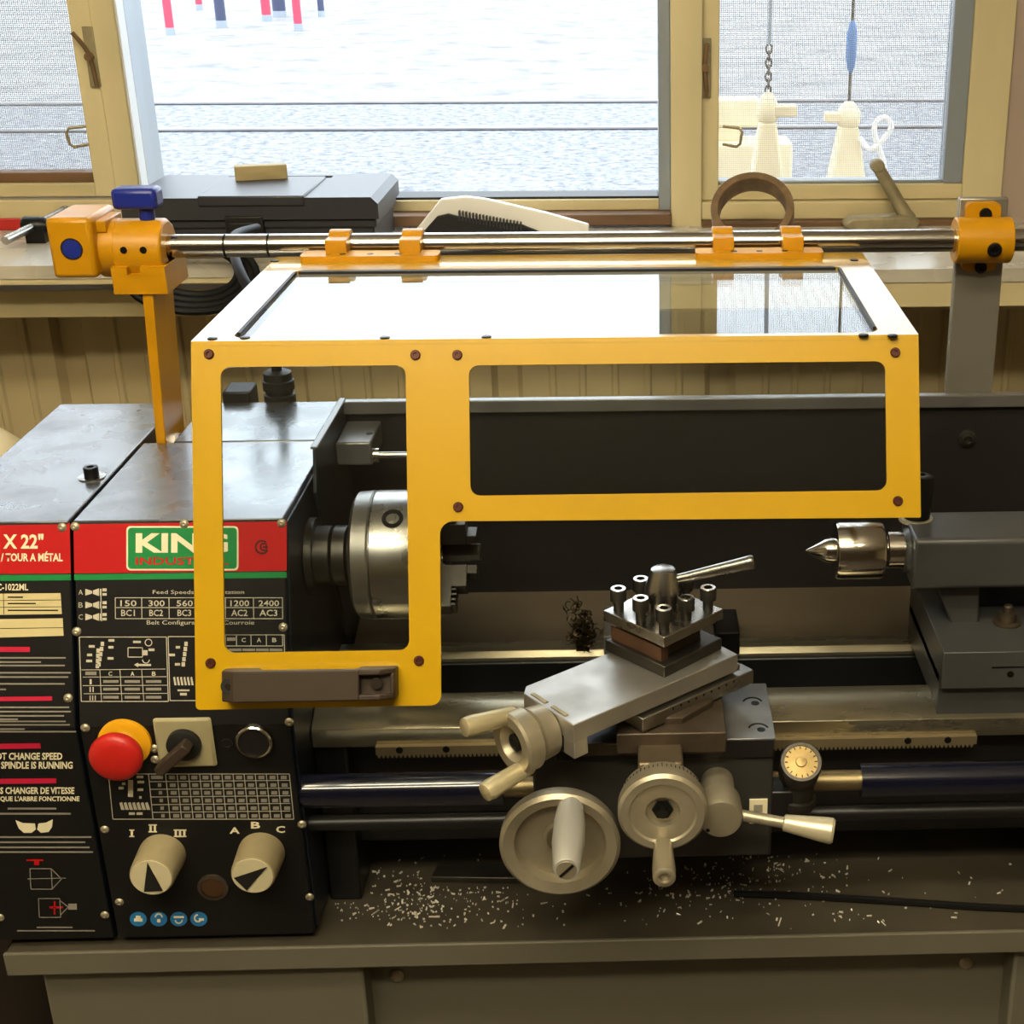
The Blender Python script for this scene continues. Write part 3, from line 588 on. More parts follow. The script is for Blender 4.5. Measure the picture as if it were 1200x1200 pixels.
for q_ in [[(-30, 872), (47, 871), (48, 877), (-30, 878)], [(-30, 913), (66, 912), (66, 918), (-30, 919)]]: pquads('warning_bar', PINK, bpl, PL, [q_])
pquads('small_print', GREYP, bpu, PU, blur_rows([(-30, x1, y, 1.8) for x1, y in ((77, 770), (48, 775), (76, 779), (83, 787.5), (80, 792.5), (76, 800.5), (7, 807), (81, 828), (83, 833), (75, 838), (21, 842))]))
pquads('small_print', GREYP, bpl, PL, blur_rows([(-30, x1, y, 1.8) for x1, y in ((77, 844.5), (82, 848.5), (29, 853.5), (89, 856.5))]+[(9, 66, 946.5, 2.2), (-30, 83, 952.5, 2.2)]+[(-30, 107, 980, 2), (-30, 100, 986, 2), (-30, 105, 992, 2), (-30, 109, 997.5, 2)]+[(43, 85, 1086, 1.5), (20, 111, 1090, 1.5)]))
T('lettering', CREAM, bpl, PL, 'DO NOT CHANGE SPEED', -28, 73, 882, 890.5, bold=.03); T('lettering', CREAM, bpl, PL, 'WHILE SPINDLE IS RUNNING', -28, 85, 892.5, 901, bold=.03)
T('lettering', CREAM, bpl, PL, 'NE PAS CHANGER DE VITESSE', -22, 87, 922.5, 930.5, bold=.03); T('lettering', CREAM, bpl, PL, "LORSQUE L'ARBRE FONCTIONNE", -17, 93, 933, 940, bold=.03)
pquads('emblem', CREAM, bpl, PL, [[(18, 961), (27, 964.5), (41, 965), (42, 972), (37, 976), (28, 976), (22, 971)], [(62, 960), (54, 964), (45, 965), (43.5, 972), (48, 976), (57, 975), (61, 969)]])
pquads('arrow_diagram', GREYP, bpl, PL, grid((35, 60), (1018, 1042), .05, 1)+[seg(60, 1018, 72, 1030, 1), seg(72, 1030, 61, 1042, 1), seg(32, 1030, 77, 1029, .8)]+grid((45, 70), (1053, 1075), .05, 1)+[seg(70, 1055, 80, 1063, 1), seg(80, 1063, 71, 1072, 1), R4(80, 1059, 90, 1066)])
pquads('arrow_diagram', RED, bpl, PL, [R4(31, 1007, 51, 1009), R4(40, 1009, 46, 1014), R4(58, 1062, 74, 1064.5), R4(63, 1056, 65, 1072)])
# ---- controls on the lower panel (axes point to the operator)
def at(x, y, d=0): p = hy(x, y, -118); return V(p.x, -118-d, p.z)
p = at(147, 869)
es = mk('emergency_stop', YELPL, hs, (rev, p, (0, -1, 0), [(0, 20.5), (3, 20.5), (4.5, 17), (4.5, 11)], {'n': 36}), label='yellow collar under a red mushroom button')
mk('button_neck', BRIGHT, es, (cyl, p, p-V(0, 20, 0), 9.5))
mk('mushroom_cap', REDPL, es, (rev, p-V(0, 17, 0), (0, -1, 0), [(0, 12), (1.5, 19.5), (5, 20.5), (8, 20), (10.5, 17.5), (12.2, 12), (12.8, 6), (12.8, 0)], {'n': 40}))
p = at(218, 868)
sw_ = mk('switch_plate', BEIGE, hs, (box, p.x-22.5, p.x+22.5, -122.5, -118, p.z-22, p.z+22), bev=3)
mk('switch_boss', BPLA, sw_, (rev, p-V(0, 4, 0), (0, -1, 0), [(0, 13.5), (5, 13), (6, 11)], {'n': 28}))
a = radians(222); u = V(cos(a), 0, sin(a)); v = V(-u.z, 0, u.x); o_ = p-V(0, 10, 0)
mk('switch_lever', BPLB, sw_, (prism, [o_-u*9-v*4.5, o_+u*24-v*4.5, o_+u*26, o_+u*24+v*4.5, o_-u*9+v*4.5], (0, -12, 0)), bev=1.5)
p = at(299, 867)
bt = mk('pilot_button', BPLA, hs, (rev, p, (0, -1, 0), [(0, 12.5), (4, 12.5), (4, 0)], {'n': 30}))
mk('chrome_ring', BRIGHT, bt, (rev, p, (0, -1, 0), [(0, 14.6), (4.5, 14.4), (5.6, 13.4), (5.2, 12.2), (2, 12.2)], {'n': 36, 'cap': False}))
p = at(266, 871); mk('small_socket', BPLA, hs, (rev, p, (0, -1, 0), [(0, 4.5), (1.2, 4.5), (1.2, 3), (.2, 3)], {'n': 14}))
def knob(x, y, ang, label):
    p = at(x, y); L_ = 32
    k = mk('selector_knob', IVS, hs, (rev, p, (0, -1, 0), [(0, 18.6), (3, 18.8), (L_-3, 17.6), (L_-.8, 17), (L_, 15.8)], {'n': 40}), label=label)
    mk('knob_face', IVORY, k, (rev, p-V(0, L_, 0), (0, -1, 0), [(-.2, 16.2), (.4, 16), (.5, 0)], {'n': 40}))
    a = radians(ang); u = V(cos(a), 0, sin(a)); v = V(-u.z, 0, u.x); o_ = p-V(0, L_+.7, 0)
    mk('pointer_arrow', BPLA, k, (prism, [o_+u*15, o_-u*12.5+v*7.5, o_-u*12.5-v*7.5], (0, -.5, 0)))
knob(191, 1000, 92, 'ivory selector knob with black arrow pointing up'); knob(307, 998, 35, 'ivory selector knob with black arrow pointing right')
p = at(250, 1039)
sg = mk('oil_sight_glass', BROWNM, hs, (rev, p, (0, -1, 0), [(0, 12.5), (2, 12.5), (2.6, 9.5)], {'n': 28, 'cap': False})); mk('sight_lens', mat('amber_lens', (70, 46, 26), .15, spec=.7), sg, (rev, p-V(0, .5, 0), (0, -1, 0), [(0, 10), (1, 9.5), (1.6, 0)], {'n': 28}))
# ================================================================== SPLASH GUARD
SY = 160
sp = thing('splash_guard', 'long dark sheet-metal splash guard standing behind the lathe bed', 'splash guard', (120, SY, TZ))
mk('back_panel', SPL, sp, (box, -266, 560, SY, SY+2, TZ, 81), bev=.4)
mk('top_roll', mat('grey_worn_edge', (120, 117, 114), .3, .5, noise=.2, scale=20), sp, (box, -266, 560, SY-7, SY+3, 80, 84), (box, -266, 560, SY-7, SY-5, 72, 82), bev=1.6)
mk('side_panel', NAVY, sp, (prism, [(-268, SY+2, TZ), (-268, SY+2, 84), (-268, 30, 84), (-268, 16, 50), (-268, 84, -120), (-268, 84, TZ)], (3, 0, 0)), bev=.4)
mk('side_edge', mat('grey_worn_edge', (120, 117, 114)), sp, (box, -270, -264, 30, SY+2, 83, 85.5), bev=.8)
mk('chip_ledge', mat('brown_ledge_metal', (92, 80, 64), .42, .3, noise=.25, scale=9), sp, (prism, [(-262, SY, -113), (-262, 80, -131), (-262, 80, -135), (-262, SY, -117)], (822, 0, 0)))  # ledge in a lighter brown than the panel behind it
c = hy(1133, 514, SY); bo = mk('bolt', DSTEEL, sp, (rev, (c.x, SY, c.z), (0, -1, 0), [(0, 9), (1.5, 9), (2, 6.5), (4, 6), (4.4, 4), (1.5, 3.5)], {'n': 20}))
mk('pivot_box', mat('grey_worn_edge', (120, 117, 114)), sp, (box, -264.5, -233, 100, 160, 42, 64), bev=2)
c = hz(433, 508, 64); mk('box_screw', BLKOX, sp, (rev, (c.x, c.y, 63.8), (0, 0, 1), [(0, 3), (.8, 3)], {'n': 12}))
mk('pivot_rod', BRIGHT, sp, (cyl, (-234, 110, 48), (-165, 110, 48), 3.4), (cyl, (-234, 110, 48), (-228, 110, 48), 7))
# ================================================================== CHUCK
ch = thing('lathe_chuck', 'grey steel three-jaw chuck on the lathe spindle behind the yellow guard', 'chuck', (-200, 0, -54))
mk('spindle_nose', DSTEEL, ch, (rev, (-271, 0, 0), (1, 0, 0), [(0, 32), (6, 32), (6, 25), (18, 25), (19, 22), (21, 25), (31, 25), (32, 21), (34, 26), (40, 26)], {'n': 40}))
mk('back_plate', mat('chuck_grey_steel', (150, 146, 140), .36, .9, noise=.1, scale=30), ch, (rev, (-232, 0, 0), (1, 0, 0), [(0, 49), (3, 53), (15, 54), (16.5, 53)], {'n': 56}))
body = mk('chuck_body', STEEL, ch, (rev, (-215, 0, 0), (1, 0, 0), [(0, 52.5), (1, 54), (50, 54), (53, 52), (53, 18), (40, 16)], {'n': 56, 'cap': False}), (cyl, (-216, 0, 0), (-200, 0, 0), 52))
d = V(0, -.55, .83).normalized(); mk('key_socket', BLKOX, body, (rev, V(-196, 0, 0)+d*53.2, d, [(0, 9), (1.2, 8.6), (1.2, 5.5), (.3, 5)], {'n': 20}))
for k in range(3):
    a = radians(100+120*k); u = V(0, cos(a), sin(a)); v = V(0, -sin(a), cos(a)); M = Matrix((V(1, 0, 0), v, u)).transposed().to_4x4()
    mk('jaw', DSTEEL, ch, (box, -164, -152, -8, 8, 14, 52, M), (box, -153, -140, -8, 8, 14, 34, M), (box, -141, -132, -7, 7, 14, 22, M), *[(box, -152.5, -148, -8.4, 8.4, 35+q*4.5, 37.5+q*4.5, M) for q in range(4)], bev=.6)
# ================================================================== TAILSTOCK + LIVE CENTRE
ts = thing('tailstock', 'grey cast tailstock clamped on the bed at the lathe end', 'tailstock', (330, 0, -124))
mk('barrel_housing', GREYP2, ts, (xprism, [(-33, -22), (-33, 18), (-30, 21), (26, 21), (30, 17), (30, -24), (-28, -26)], 229, 420), bev=2)
mk('housing_nose', GREYP2, ts, (rev, (225, -2, -2), (1, 0, 0), [(0, 17), (2, 19), (6, 20)], {'n': 30}))
mk('quill', BRIGHT, ts, (rev, (211, 0, -2), (1, 0, 0), [(0, 15), (1, 16), (22, 16)], {'n': 32}))
zb = -64; A = hz(1106, 765, zb)
mk('shade_web', BEDP, ts, (box, 280, 420, 14, 30, -66, -20)); mk('column', GREYP2, ts, (box, 380, 420, -20, 30, -66, -20), bev=2); mk('column', GREYP2, ts, (prism, [(250, -12, -24), (268, -16, -66), (292, -16, -66), (290, -12, -24)], (0, 40, 0)), bev=2)  # black web puts the shade of the cavity into the colour
tb = mk('base', GREYP2, ts, (prism, [(A.x, A.y, zb), (A.x, 78, zb), (420, 78, zb), (420, A.y, zb)], (0, 0, -34)), (xprism, [(-60, -90), (-60, -128), (-41, -119), (-21, -121), (-21, -124.2), (78, -124.2), (78, -90)], A.x, 420), bev=.8)
c = hz(1180, 730, zb); mk('clamp_nut', BROWNM, ts, (rev, (c.x, c.y, zb), (0, 0, 1), [(0, 12), (2, 12), (2, 7.5), (10, 7.5), (10, 4), (16, 4), (17, 3)], {'n': 18}))
c = hy(1184, 790, A.y); mk('set_screw', BLKOX, tb, (rev, (c.x, A.y, c.z), (0, -1, 0), [(-1, 3), (.6, 3)], {'n': 12}))
mk('index_mark', BLKOX, tb, (box, c.x-16, c.x+14, A.y-.4, A.y+.5, c.z+6, c.z+7.2))
mk('quill_lock', BLKOX, ts, (rev, (238, 14, 18), (.05, .1, 1), [(0, 11), (34, 12), (40, 11.5), (41, 9), (41, 4.5), (34, 4.5)], {'n': 24}))
mk('lock_boss', ALU, ts, (rev, (238, 14, 19), (0, 0, 1), [(0, 15), (2.5, 14)], {'n': 24}))
lc = thing('live_center', 'polished steel live centre with pointed cone in the tailstock quill', 'live centre', (190, 0, -26))
mk('cone_point', BRIGHT, lc, (rev, (142, 0, -2), (1, 0, 0), [(0, 0), (1, 1), (16, 9.5), (19, 10.5), (23, 11), (26, 11)], {'n': 32}))
mk('bearing_body', BRIGHT, lc, (rev, (167, 0, -2), (1, 0, 0), [(0, 20), (1, 24), (3, 24.8), (38, 24.8), (40.5, 23.8), (41, 18)], {'n': 44}))
mk('seal_ring', BLKOX, lc, (rev, (207.5, 0, -2), (1, 0, 0), [(0, 15.5), (2.5, 15.5)], {'n': 28})); mk('taper_shank', BRIGHT, lc, (cyl, (209.5, 0, -2), (222, 0, -2), 12))
# ================================================================== CARRIAGE
ca = thing('lathe_carriage', 'black lathe carriage with apron, large handwheel, graduated dial and feed lever', 'carriage', (20, -60, -212))
mk('saddle', BEDP, ca, (box, -66, 106, -139, -50, -118, -101), (box, -22, 72, -50, 84, -119, -101), (box, -18, 92, 44, 92, -124.2, -101), bev=1.5)
sad = mk('saddle_wing', WING, ca, (box, 68, 107, -139.5, -52, -101.5, -99.5), bev=.6); mk('saddle_wing', WING, ca, (box, -30, -12, 30, 92, -124.2, -96), bev=.6)
def wm(x, y):                  # curved engraved mark with a screw slot
    c = hz(x, y, -99.4); return c
for x, y in ((882, 824), (889, 855)):
    c = wm(x, y); mk('wing_screw', BLKOX, sad, (tube, [(c.x+8*cos(t), c.y+9*sin(t), -99.6) for t in [radians(20+14*i) for i in range(11)]], .9, 6), (cyl, (c.x+2, c.y, -100), (c.x+2, c.y, -99.2), 3.4, None, 12))
mk('apron', mat('apron_grey_black', (52, 50, 46), .45, spec=.45, noise=.2, scale=15), ca, (box, -84, 106, -136, -84, -212, -102), bev=2)
mk('gib_strip', BROWNM, ca, (box, -46, 66, -141, -136, -112, -101), bev=1)
hwc = V(-61, -136, -159)
hw = mk('handwheel', ALU, ca, (rev, hwc, (0, -1, 0), [(36, 12), (36, 28), (38, 33), (46, 34.5), (54, 35), (57, 43), (54, 46), (46, 46), (42, 44), (40, 36), (40, 14)], {'n': 64, 'cap': False}), label='large aluminium handwheel')
mk('wheel_web', ALU, hw, (rev, hwc, (0, -1, 0), [(0, 14), (38, 14), (39, 35), (44, 35.5), (44, 30), (42, 13), (46, 12), (46, 0)], {'n': 48}))
mk('wheel_hub', mat('worn_iron_hub', (120, 108, 84), .45, .7), hw, (rev, hwc-V(0, 45, 0), (0, -1, 0), [(0, 11), (3, 10.5), (3.6, 8), (3.6, 0)], {'n': 28}))
hb = hwc+V(9, -54, 34)
hd = mk('wheel_handle', mat('satin_handle', (205, 203, 196), .42, .55), hw, (rev, hb, (0, -1, 0), [(-6, 6), (0, 6), (1, 9.6), (20, 11.6), (45, 12), (62, 10.6), (76, 9.8), (78, 8.8)], {'n': 28}))
mk('handle_screw', ALU, hw, (rev, hb-V(0, 77.6, 0), (0, -1, 0), [(0, 7.4), (1, 7.2), (1.2, 0)], {'n': 22})); mk('screw_slot', BLKOX, hw, (box, -6.6, 6.6, -.6, .6, -.9, .9, Matrix.Translation(hb-V(0, 79, 0)) @ Matrix.Rotation(radians(-45), 4, 'Y')))
# cross-slide with dial
mk('cross_slide', BROWNM, ca, (box, -17, 67, -160, 70, -99, -81), bev=1.2)
mk('slide_dovetail', BLKOX, ca, (box, -6, 56, -150, 84, -101, -98.5))
mk('screw_bracket', mat('worn_iron', (120, 106, 86), .45, .7, noise=.25, scale=40), ca, (box, -1, 33, -186, -158, -136, -91), bev=2)
dc = V(17, -184, -121)
dl = mk('graduated_dial', ALU, ca, (rev, dc, (0, -1, 0), [(-6, 26), (0, 27), (1, 31), (9, 32), (10, 32)], {'n': 60}), label='cross-slide dial with engraved graduations')
mk('dial_wheel', ALU, dl, (rev, dc-V(0, 10.5, 0), (0, -1, 0), [(0, 33), (1, 33.5), (11, 33.5), (13.5, 31), (13.5, 25.5), (12, 24), (11, 13), (6, 12), (6, 0)], {'n': 56}))
mk('dial_nut', BLKOX, dl, (rev, dc-V(0, 14, 0), (0, -1, 0), [(0, 8), (5, 8), (5.5, 6.5), (5.5, 4)], {'n': 6}), (cyl, dc-V(0, 14, 0), dc-V(0, 24, 0), 4))
mk('dial_handle', ALU, dl, (rev, dc+V(0, -22, -27), (0, -1, 0), [(0, 5.5), (2, 7), (32, 8.6), (42, 8.4), (43, 7), (43, 4.4), (40, 4.2)], {'n': 24}))
bm = bmesh.new()
for k in range(60):
    M = Matrix.Translation(dc) @ Matrix.Rotation(2*pi*k/60, 4, 'Y'); box(bm, -.3, .3, -8.8, -8.8+(5 if k % 5 == 0 else 3), 31.2, 32.2, M)
part('graduations', bm, BLKOX, dl, smooth=False)['kind'] = 'stuff'
# feed lever
kc = V(61.5, -136, -140)
kb = mk('lever_hub', ALU, ca, (rev, kc, (0, -1, 0), [(0, 13), (26, 13), (28, 16.5), (50, 17), (53, 15.5), (53.6, 12)], {'n': 36}))
le = V(146, -196, -147.5); la = kc-V(0, 42, 0); dv = (le-la).normalized()
mk('lever_rod', ALU, kb, (cyl, la, le-dv*30, 4.4)); mk('lever_grip', mat('pale_grip', (206, 196, 166), .35, .4), kb, (rev, le-dv*38, dv, [(0, 5), (1, 6.4), (30, 9.6), (37, 10), (39, 8.6)], {'n': 26}))
p = kc-V(0, 53.4, 0)+V(-10, 0, -9); mk('hub_pin', BLKOX, kb, (rev, p, (0, -1, 0), [(-1, 1.6), (.3, 1.6)], {'n': 8}))
c = hy(889, 947, -136); mk('lever_plate', CREAM, ca, (box, c.x-7.5, c.x+7, -137.2, -135.9, c.z-14, c.z+9), bev=.3); mk('plate_symbol', GREYP, ca, (box, c.x-4, c.x+3, -137.5, -137, c.z-3, c.z+4))
c = hy(776, 995, -136); mk('lower_boss', BEDP, ca, (cyl, (c.x, -130, -178), (c.x, -150, -178), 12))
# thread dial
td = thing('thread_dial', 'round brass-faced thread dial indicator beside the carriage apron', 'dial', (128, -124, -180))
mk('foot', DSTEEL, td, (rev, (128, -124, -173), (0, 0, 1), [(0, 13), (3, 14.5), (9, 14.5), (10, 12)], {'n': 28})); mk('mount_arm', BEDP, td, (box, 104, 128, -135, -112, -176, -152), bev=1.5)
mk('stem', DSTEEL, td, (rev, (128, -124, -165), (0, 0, 1), [(0, 12), (24, 13.5)], {'n': 28}))
hdir = V(0, -.62, .78).normalized(); hc = V(127.5, -122, -143)
hd_ = mk('dial_head', DSTEEL, td, (rev, hc, hdir, [(0, 14), (4, 16.5), (26, 17), (27.5, 16), (27.5, 13.4), (26.6, 13.2)], {'n': 40, 'cap': False}))
mk('dial_face', mat('aged_brass_face', (170, 146, 96), .4, .7, noise=.25, scale=120), hd_, (rev, hc+hdir*25.5, hdir, [(0, 13.6), (1, 13.4), (1.2, 4.5), (2.6, 4), (2.8, 1)], {'n': 40}))
M = face_matrix(hc+hdir*26.8, hdir)
bm = bmesh.new()
for k in range(16): box(bm, -.4, .4, 10.6, 12.8, 0, .3, M @ Matrix.Rotation(2*pi*k/16, 4, 'Z'))
part('graduations', bm, BLKOX, hd_, smooth=False)['kind'] = 'stuff'
# ================================================================== COMPOUND REST
zc = -50; pL, pF = hz(606, 808, zc), hz(672, 850, zc); O = (pL+pF)/2; bdir = (pF-pL).normalized(); adir = V(0, 0, 1).cross(bdir).normalized()
if adir.x < 0: adir = -adir
W_ = (pF-pL).length/2; MC = Matrix((adir, bdir, V(0, 0, 1))).transposed().to_4x4(); MC.translation = O
if MC.to_3x3().determinant() < 0: pass
cr = thing('compound_rest', 'bright steel compound rest set at an angle on the cross-slide', 'compound rest', (O.x+60, O.y+60, -81))
def mp(bm, pts, v, M): prism(bm, [M @ Vector(p) for p in pts], (M.to_3x3() @ Vector(v)))
LEN = 165
mk('top_slide', mat('scraped_steel', (186, 182, 174), .44, .85, noise=.2, scale=22, rvar=.08), cr, (mp, [(2, -W_+6, 0), (8, -W_, 0), (LEN, -W_, 0), (LEN, W_, 0), (0, W_, 0), (0, -W_+8, 0)], (0, 0, -15), MC), (box, 0, 13, W_-13, W_, -29, -14, MC), (box, 0, 13, -W_+9, -W_+20, -29, -14, MC), bev=.8)
mk('end_plate', DSTEEL, cr, (box, .6, 9, -W_+12, W_-8, -30, -14, MC), bev=.6)
for q in (-13, 12): mk('gib_slot', GALV, cr, (box, 3, 6.5, q-9, q+9, -.4, .8, MC), bev=.4)
mk('base_slide', STEEL, cr, (box, 62, LEN+14, -W_+2, W_+4, -29.5, -17.5, MC), (box, 66, LEN+8, -W_+8, W_-6, -18, -14.5, MC), bev=.8)
bm = bmesh.new()
for k in range(9): box(bm, 92+k*8, 93.4+k*8, W_+3.8, W_+4.3, -21, -19, MC)
part('gib_screws', bm, BLKOX, cr, smooth=False)['kind'] = 'stuff'
sw0 = MC @ V(108, 4, 0); mk('swivel_base', BROWNM, cr, (rev, (sw0.x, sw0.y, -81), (0, 0, 1), [(-.2, 45), (5, 45), (6, 43)], {'n': 8, 'phase': .4}), bev=.6)
ac = MC @ V(0, 2, -18); ad_ = -adir
wl = mk('ball_crank', ALU, cr, (rev, ac, ad_, [(-2, 9), (0, 15), (1, 20), (14, 21), (15, 18), (17, 19.5), (19, 24), (31, 24), (33, 22), (33, 14), (28, 12.5), (22, 9)], {'n': 44, 'cap': False}), label='small aluminium crank wheel with two stub handles')
mk('crank_nut', BLKOX, wl, (rev, ac+ad_*20, ad_, [(0, 13), (2, 12.5), (2, 7), (10, 7), (11, 5), (11, 2.5)], {'n': 20}))
rd = (-bdir*.45+V(0, 0, 1)*.9).normalized()
for s_ in (1, -1):
    h0 = ac+ad_*26+rd*(s_*20); dd = (ad_+rd*(s_*.12)).normalized()
    mk('stub_handle', mat('cream_aluminium', (196, 184, 148), .4, .5), wl, (rev, h0-dd*4, dd, [(0, 5.5), (2, 6.5), (38, 7.8), (43, 7), (44, 5)], {'n': 22}))
# ================================================================== TOOL POST
zt = -14; qL, qF, qR, qB = (hz(*q, zt) for q in ((708, 716), (780, 748), (843, 712), (778, 684)))
ctr = (qL+qR)/2*.5+(qF+qB)/2*.5; ex = (qF-qL).normalized(); ey = V(0, 0, 1).cross(ex); hsz = ((qF-qL).length+(qR-qF).length)/4
MT = Matrix((ex, ey, V(0, 0, 1))).transposed().to_4x4(); MT.translation = V(ctr.x, ctr.y, zt)
tp = thing('tool_post', 'square four-way tool post with clamp bolts and lever on the compound rest', 'tool post', (ctr.x, ctr.y, zc))
h = hsz
mk('top_plate', STEEL, tp, (box, -h, h, -h, h, -9, 0, MT), bev=.8)
mk('core_block', BROWNM, tp, (box, -h*.62, h*.62, -h*.62, h*.62, -28, -8.5, MT), bev=.6)
mk('base_plate', DSTEEL, tp, (box, -h*.98, h*.98, -h*.98, h*.98, zc-zt, -26, MT), bev=1)
mk('shim', COPPER, tp, (box, -h*.9, h*.75, -h*.85, -h*.6, -27, -14, MT), bev=.5)
mk('clamp_hub', STEEL, tp, (rev, MT @ V(0, 0, -.5), (0, 0, 1), [(0, 15), (4, 16), (18, 15), (32, 11), (36, 9.5), (37, 7.5)], {'n': 32}))
p0 = MT @ V(0, 0, 24); p1 = hz(884, 658, 30); dd = (p1-p0).normalized()
if (p1-p0).length > 110: p1 = p0+dd*110
mk('clamp_lever', STEEL, tp, (rev, p0, p1-p0, [(0, 3.6), ((p1-p0).length*.35, 4.2), ((p1-p0).length-6, 5.6), ((p1-p0).length-2, 5.8), ((p1-p0).length, 4.6)], {'n': 20}))
bolt = mesh_m('clamp_bolt', DSTEEL, (rev, (0, 0, -3), (0, 0, 1), [(0, 4.2), (12, 4.2), (12, 6.6), (21, 6.6), (22, 6), (22, 3.4), (17, 3.2)], {'n': 20, 'cap': False}))
brim = mesh_m('bolt_head_ring', BRIGHT, (rev, (0, 0, 19.05), (0, 0, 1), [(0, 6.1), (.2, 5.9), (.2, 3.5)], {'n': 20, 'cap': False}))
e1 = h*.74
spots = [MT @ V(a*e1, b*e1, 0) for a, b in ((-1, -1), (0, -1), (1, -1), (1, 0), (1, 1), (0, 1), (-1, 1), (-1, 0))]
for s_, o in zip(spots, copies('clamp_bolt', bolt, tp, spots)):
    r_ = bpy.data.objects.new('bolt_head_ring', brim); COL.objects.link(r_); r_.parent = o
# swarf tangle beside the post
bm = bmesh.new(); c0 = hz(683, 752, -118)
for k in range(170):
    c = c0+V(random.gauss(0, 6), random.gauss(0, 6), abs(random.gauss(4, 15))); a0 = random.uniform(0, 6.3); r = random.uniform(1.5, 4.5); tl = V(random.gauss(0, 1), random.gauss(0, 1), random.gauss(0, 1)).normalized(); _, u, v = basis(tl)
    tube(bm, [c+u*(r*cos(a0+.6*i))+v*(r*sin(a0+.6*i))+tl*i*.6 for i in range(9)], .55, 3)
box(bm, c0.x-6, c0.x+6, c0.y-5, c0.y+5, -125, -114)
o = part('swarf_tangle', bm, mat('dark_curled_swarf', (92, 78, 52), .35, .8, noise=.6, scale=90), None); o['kind'] = 'stuff'; tag(o, 'dark curly swarf tangle lying beside the tool post', 'swarf')
# ================================================================== YELLOW GUARD
GZ = 223; gA, gB = hz(222, 401, GZ), hz(1072, 391, GZ); GY = (gA.y+gB.y)/2
GX0, GX1 = -305, 199.5; TL = radians(22.5)
gd = thing('chuck_guard', 'yellow framed clear chuck guard hinged over the lathe chuck', 'machine guard', (-50, 0, -14))
GP = (V(0, GY, GZ), V(0, -cos(TL), sin(TL)))
su = V(1, 0, 0); sv = V(0, sin(TL), cos(TL)); MG = Matrix((su, sv, GP[1])).transposed().to_4x4(); MG.translation = GP[0]
MGi = MG.inverted()
def gl2(x, y): q = MGi @ hp(x, y, GP); return (q.x, q.y)
outer = [gl2(*q) for q in ((223, 401), (1072, 391), (1075, 606.5), (515.5, 611), (517, 826.5), (226.5, 832))]
outer[0] = (GX0, 0); outer[1] = (GX1, 0); outer[2] = (GX1, outer[2][1]); outer[5] = (GX0, outer[5][1])
outer = round_poly(outer, [0, 0, 1, 9, 7, 3])
hl = [gl2(*q) for q in ((259, 429), (475, 429), (480, 762), (262, 765))]; hr = [gl2(*q) for q in ((548.5, 427.5), (1037, 424), (1040, 575.5), (552, 580))]
def hole(h, r): x0 = (h[0][0]+h[3][0])/2; x1 = (h[1][0]+h[2][0])/2; y1 = (h[0][1]+h[1][1])/2; y0 = (h[2][1]+h[3][1])/2; return roundrect(x0, x1, y0, y1, r, 6), (x0, x1, y0, y1)
H1, b1 = hole(hl, 7); H2, b2_ = hole(hr, 7)
me = plate_mesh(outer, [H1, H2], 2.5); me.transform(MG @ Matrix.Translation((0, 0, -1.25))); fr = part('front_frame', me, YEL, gd, smooth=False)
mk('front_pane', PLEX, gd, (box, b1[0]-12, b1[1]+12, b1[2]-12, b1[3]+12, -5.6, -2.7, MG)); mk('front_pane', PLEX, gd, (box, b2_[0]-12, b2_[1]+12, b2_[2]-12, b2_[3]+12, -5.6, -2.7, MG))
# top frame
rY = hz(672, 298.5, GZ).y
top_out = [(GX0, GY), (GX1, GY), (GX1, rY), (GX0, rY)]
tx = lambda x, y: hz(x, y, GZ)
th = (tx(272, 392).x+2, tx(1030, 388).x, tx(650, 393).y, tx(650, 314).y)
me = plate_mesh(top_out, [roundrect(*th, 10)], 2.5); me.transform(Matrix.Translation((0, 0, GZ-1.25))); part('top_frame', me, YEL, gd, smooth=False)
mk('top_pane', PLEX, gd, (box, th[0]-12, th[1]+12, th[2]-8, th[3]+10, GZ-5.6, GZ-2.6))
gk = BPLA; ins = 0
mk('gasket', gk, gd, (box, th[0], th[0]+2.2, th[2]+16, th[3]-4, GZ-2.7, GZ-.3), (box, th[1]-2.2, th[1], th[2]+16, th[3]-4, GZ-2.7, GZ-.3), (box, th[0]+4, th[1]-4, th[3]-5, th[3], GZ-2.7, GZ-.3))
gs = mesh_m('guard_screw', mat('red_brown_screw', (74, 30, 18), .4, .4), (rev, (0, 0, 0), (0, 0, 1), [(-.5, 3.5), (1.2, 3.5), (2, 2.9), (2, 1.6), (.9, 1.4)], {'n': 16}))
copies('guard_screw', gs, fr, [face_matrix(hp(x, y, GP), GP[1]) for x, y in ((245, 415), (487, 416), (536, 416), (1049, 413), (537, 594), (1052, 587), (247, 777), (491, 774))])
gs2 = mesh_m('top_screw', BLKOX, (rev, (0, 0, 0), (0, 0, 1), [(-.5, 3.6), (.6, 3.6), (1, 2.6)], {'n': 16}))
copies('top_screw', gs2, gd, [hz(x, y, GZ) for x, y in ((249, 397), (287, 396), (451, 396), (570, 395), (1012, 393), (1046, 393.5), (322, 306), (1001, 305))])
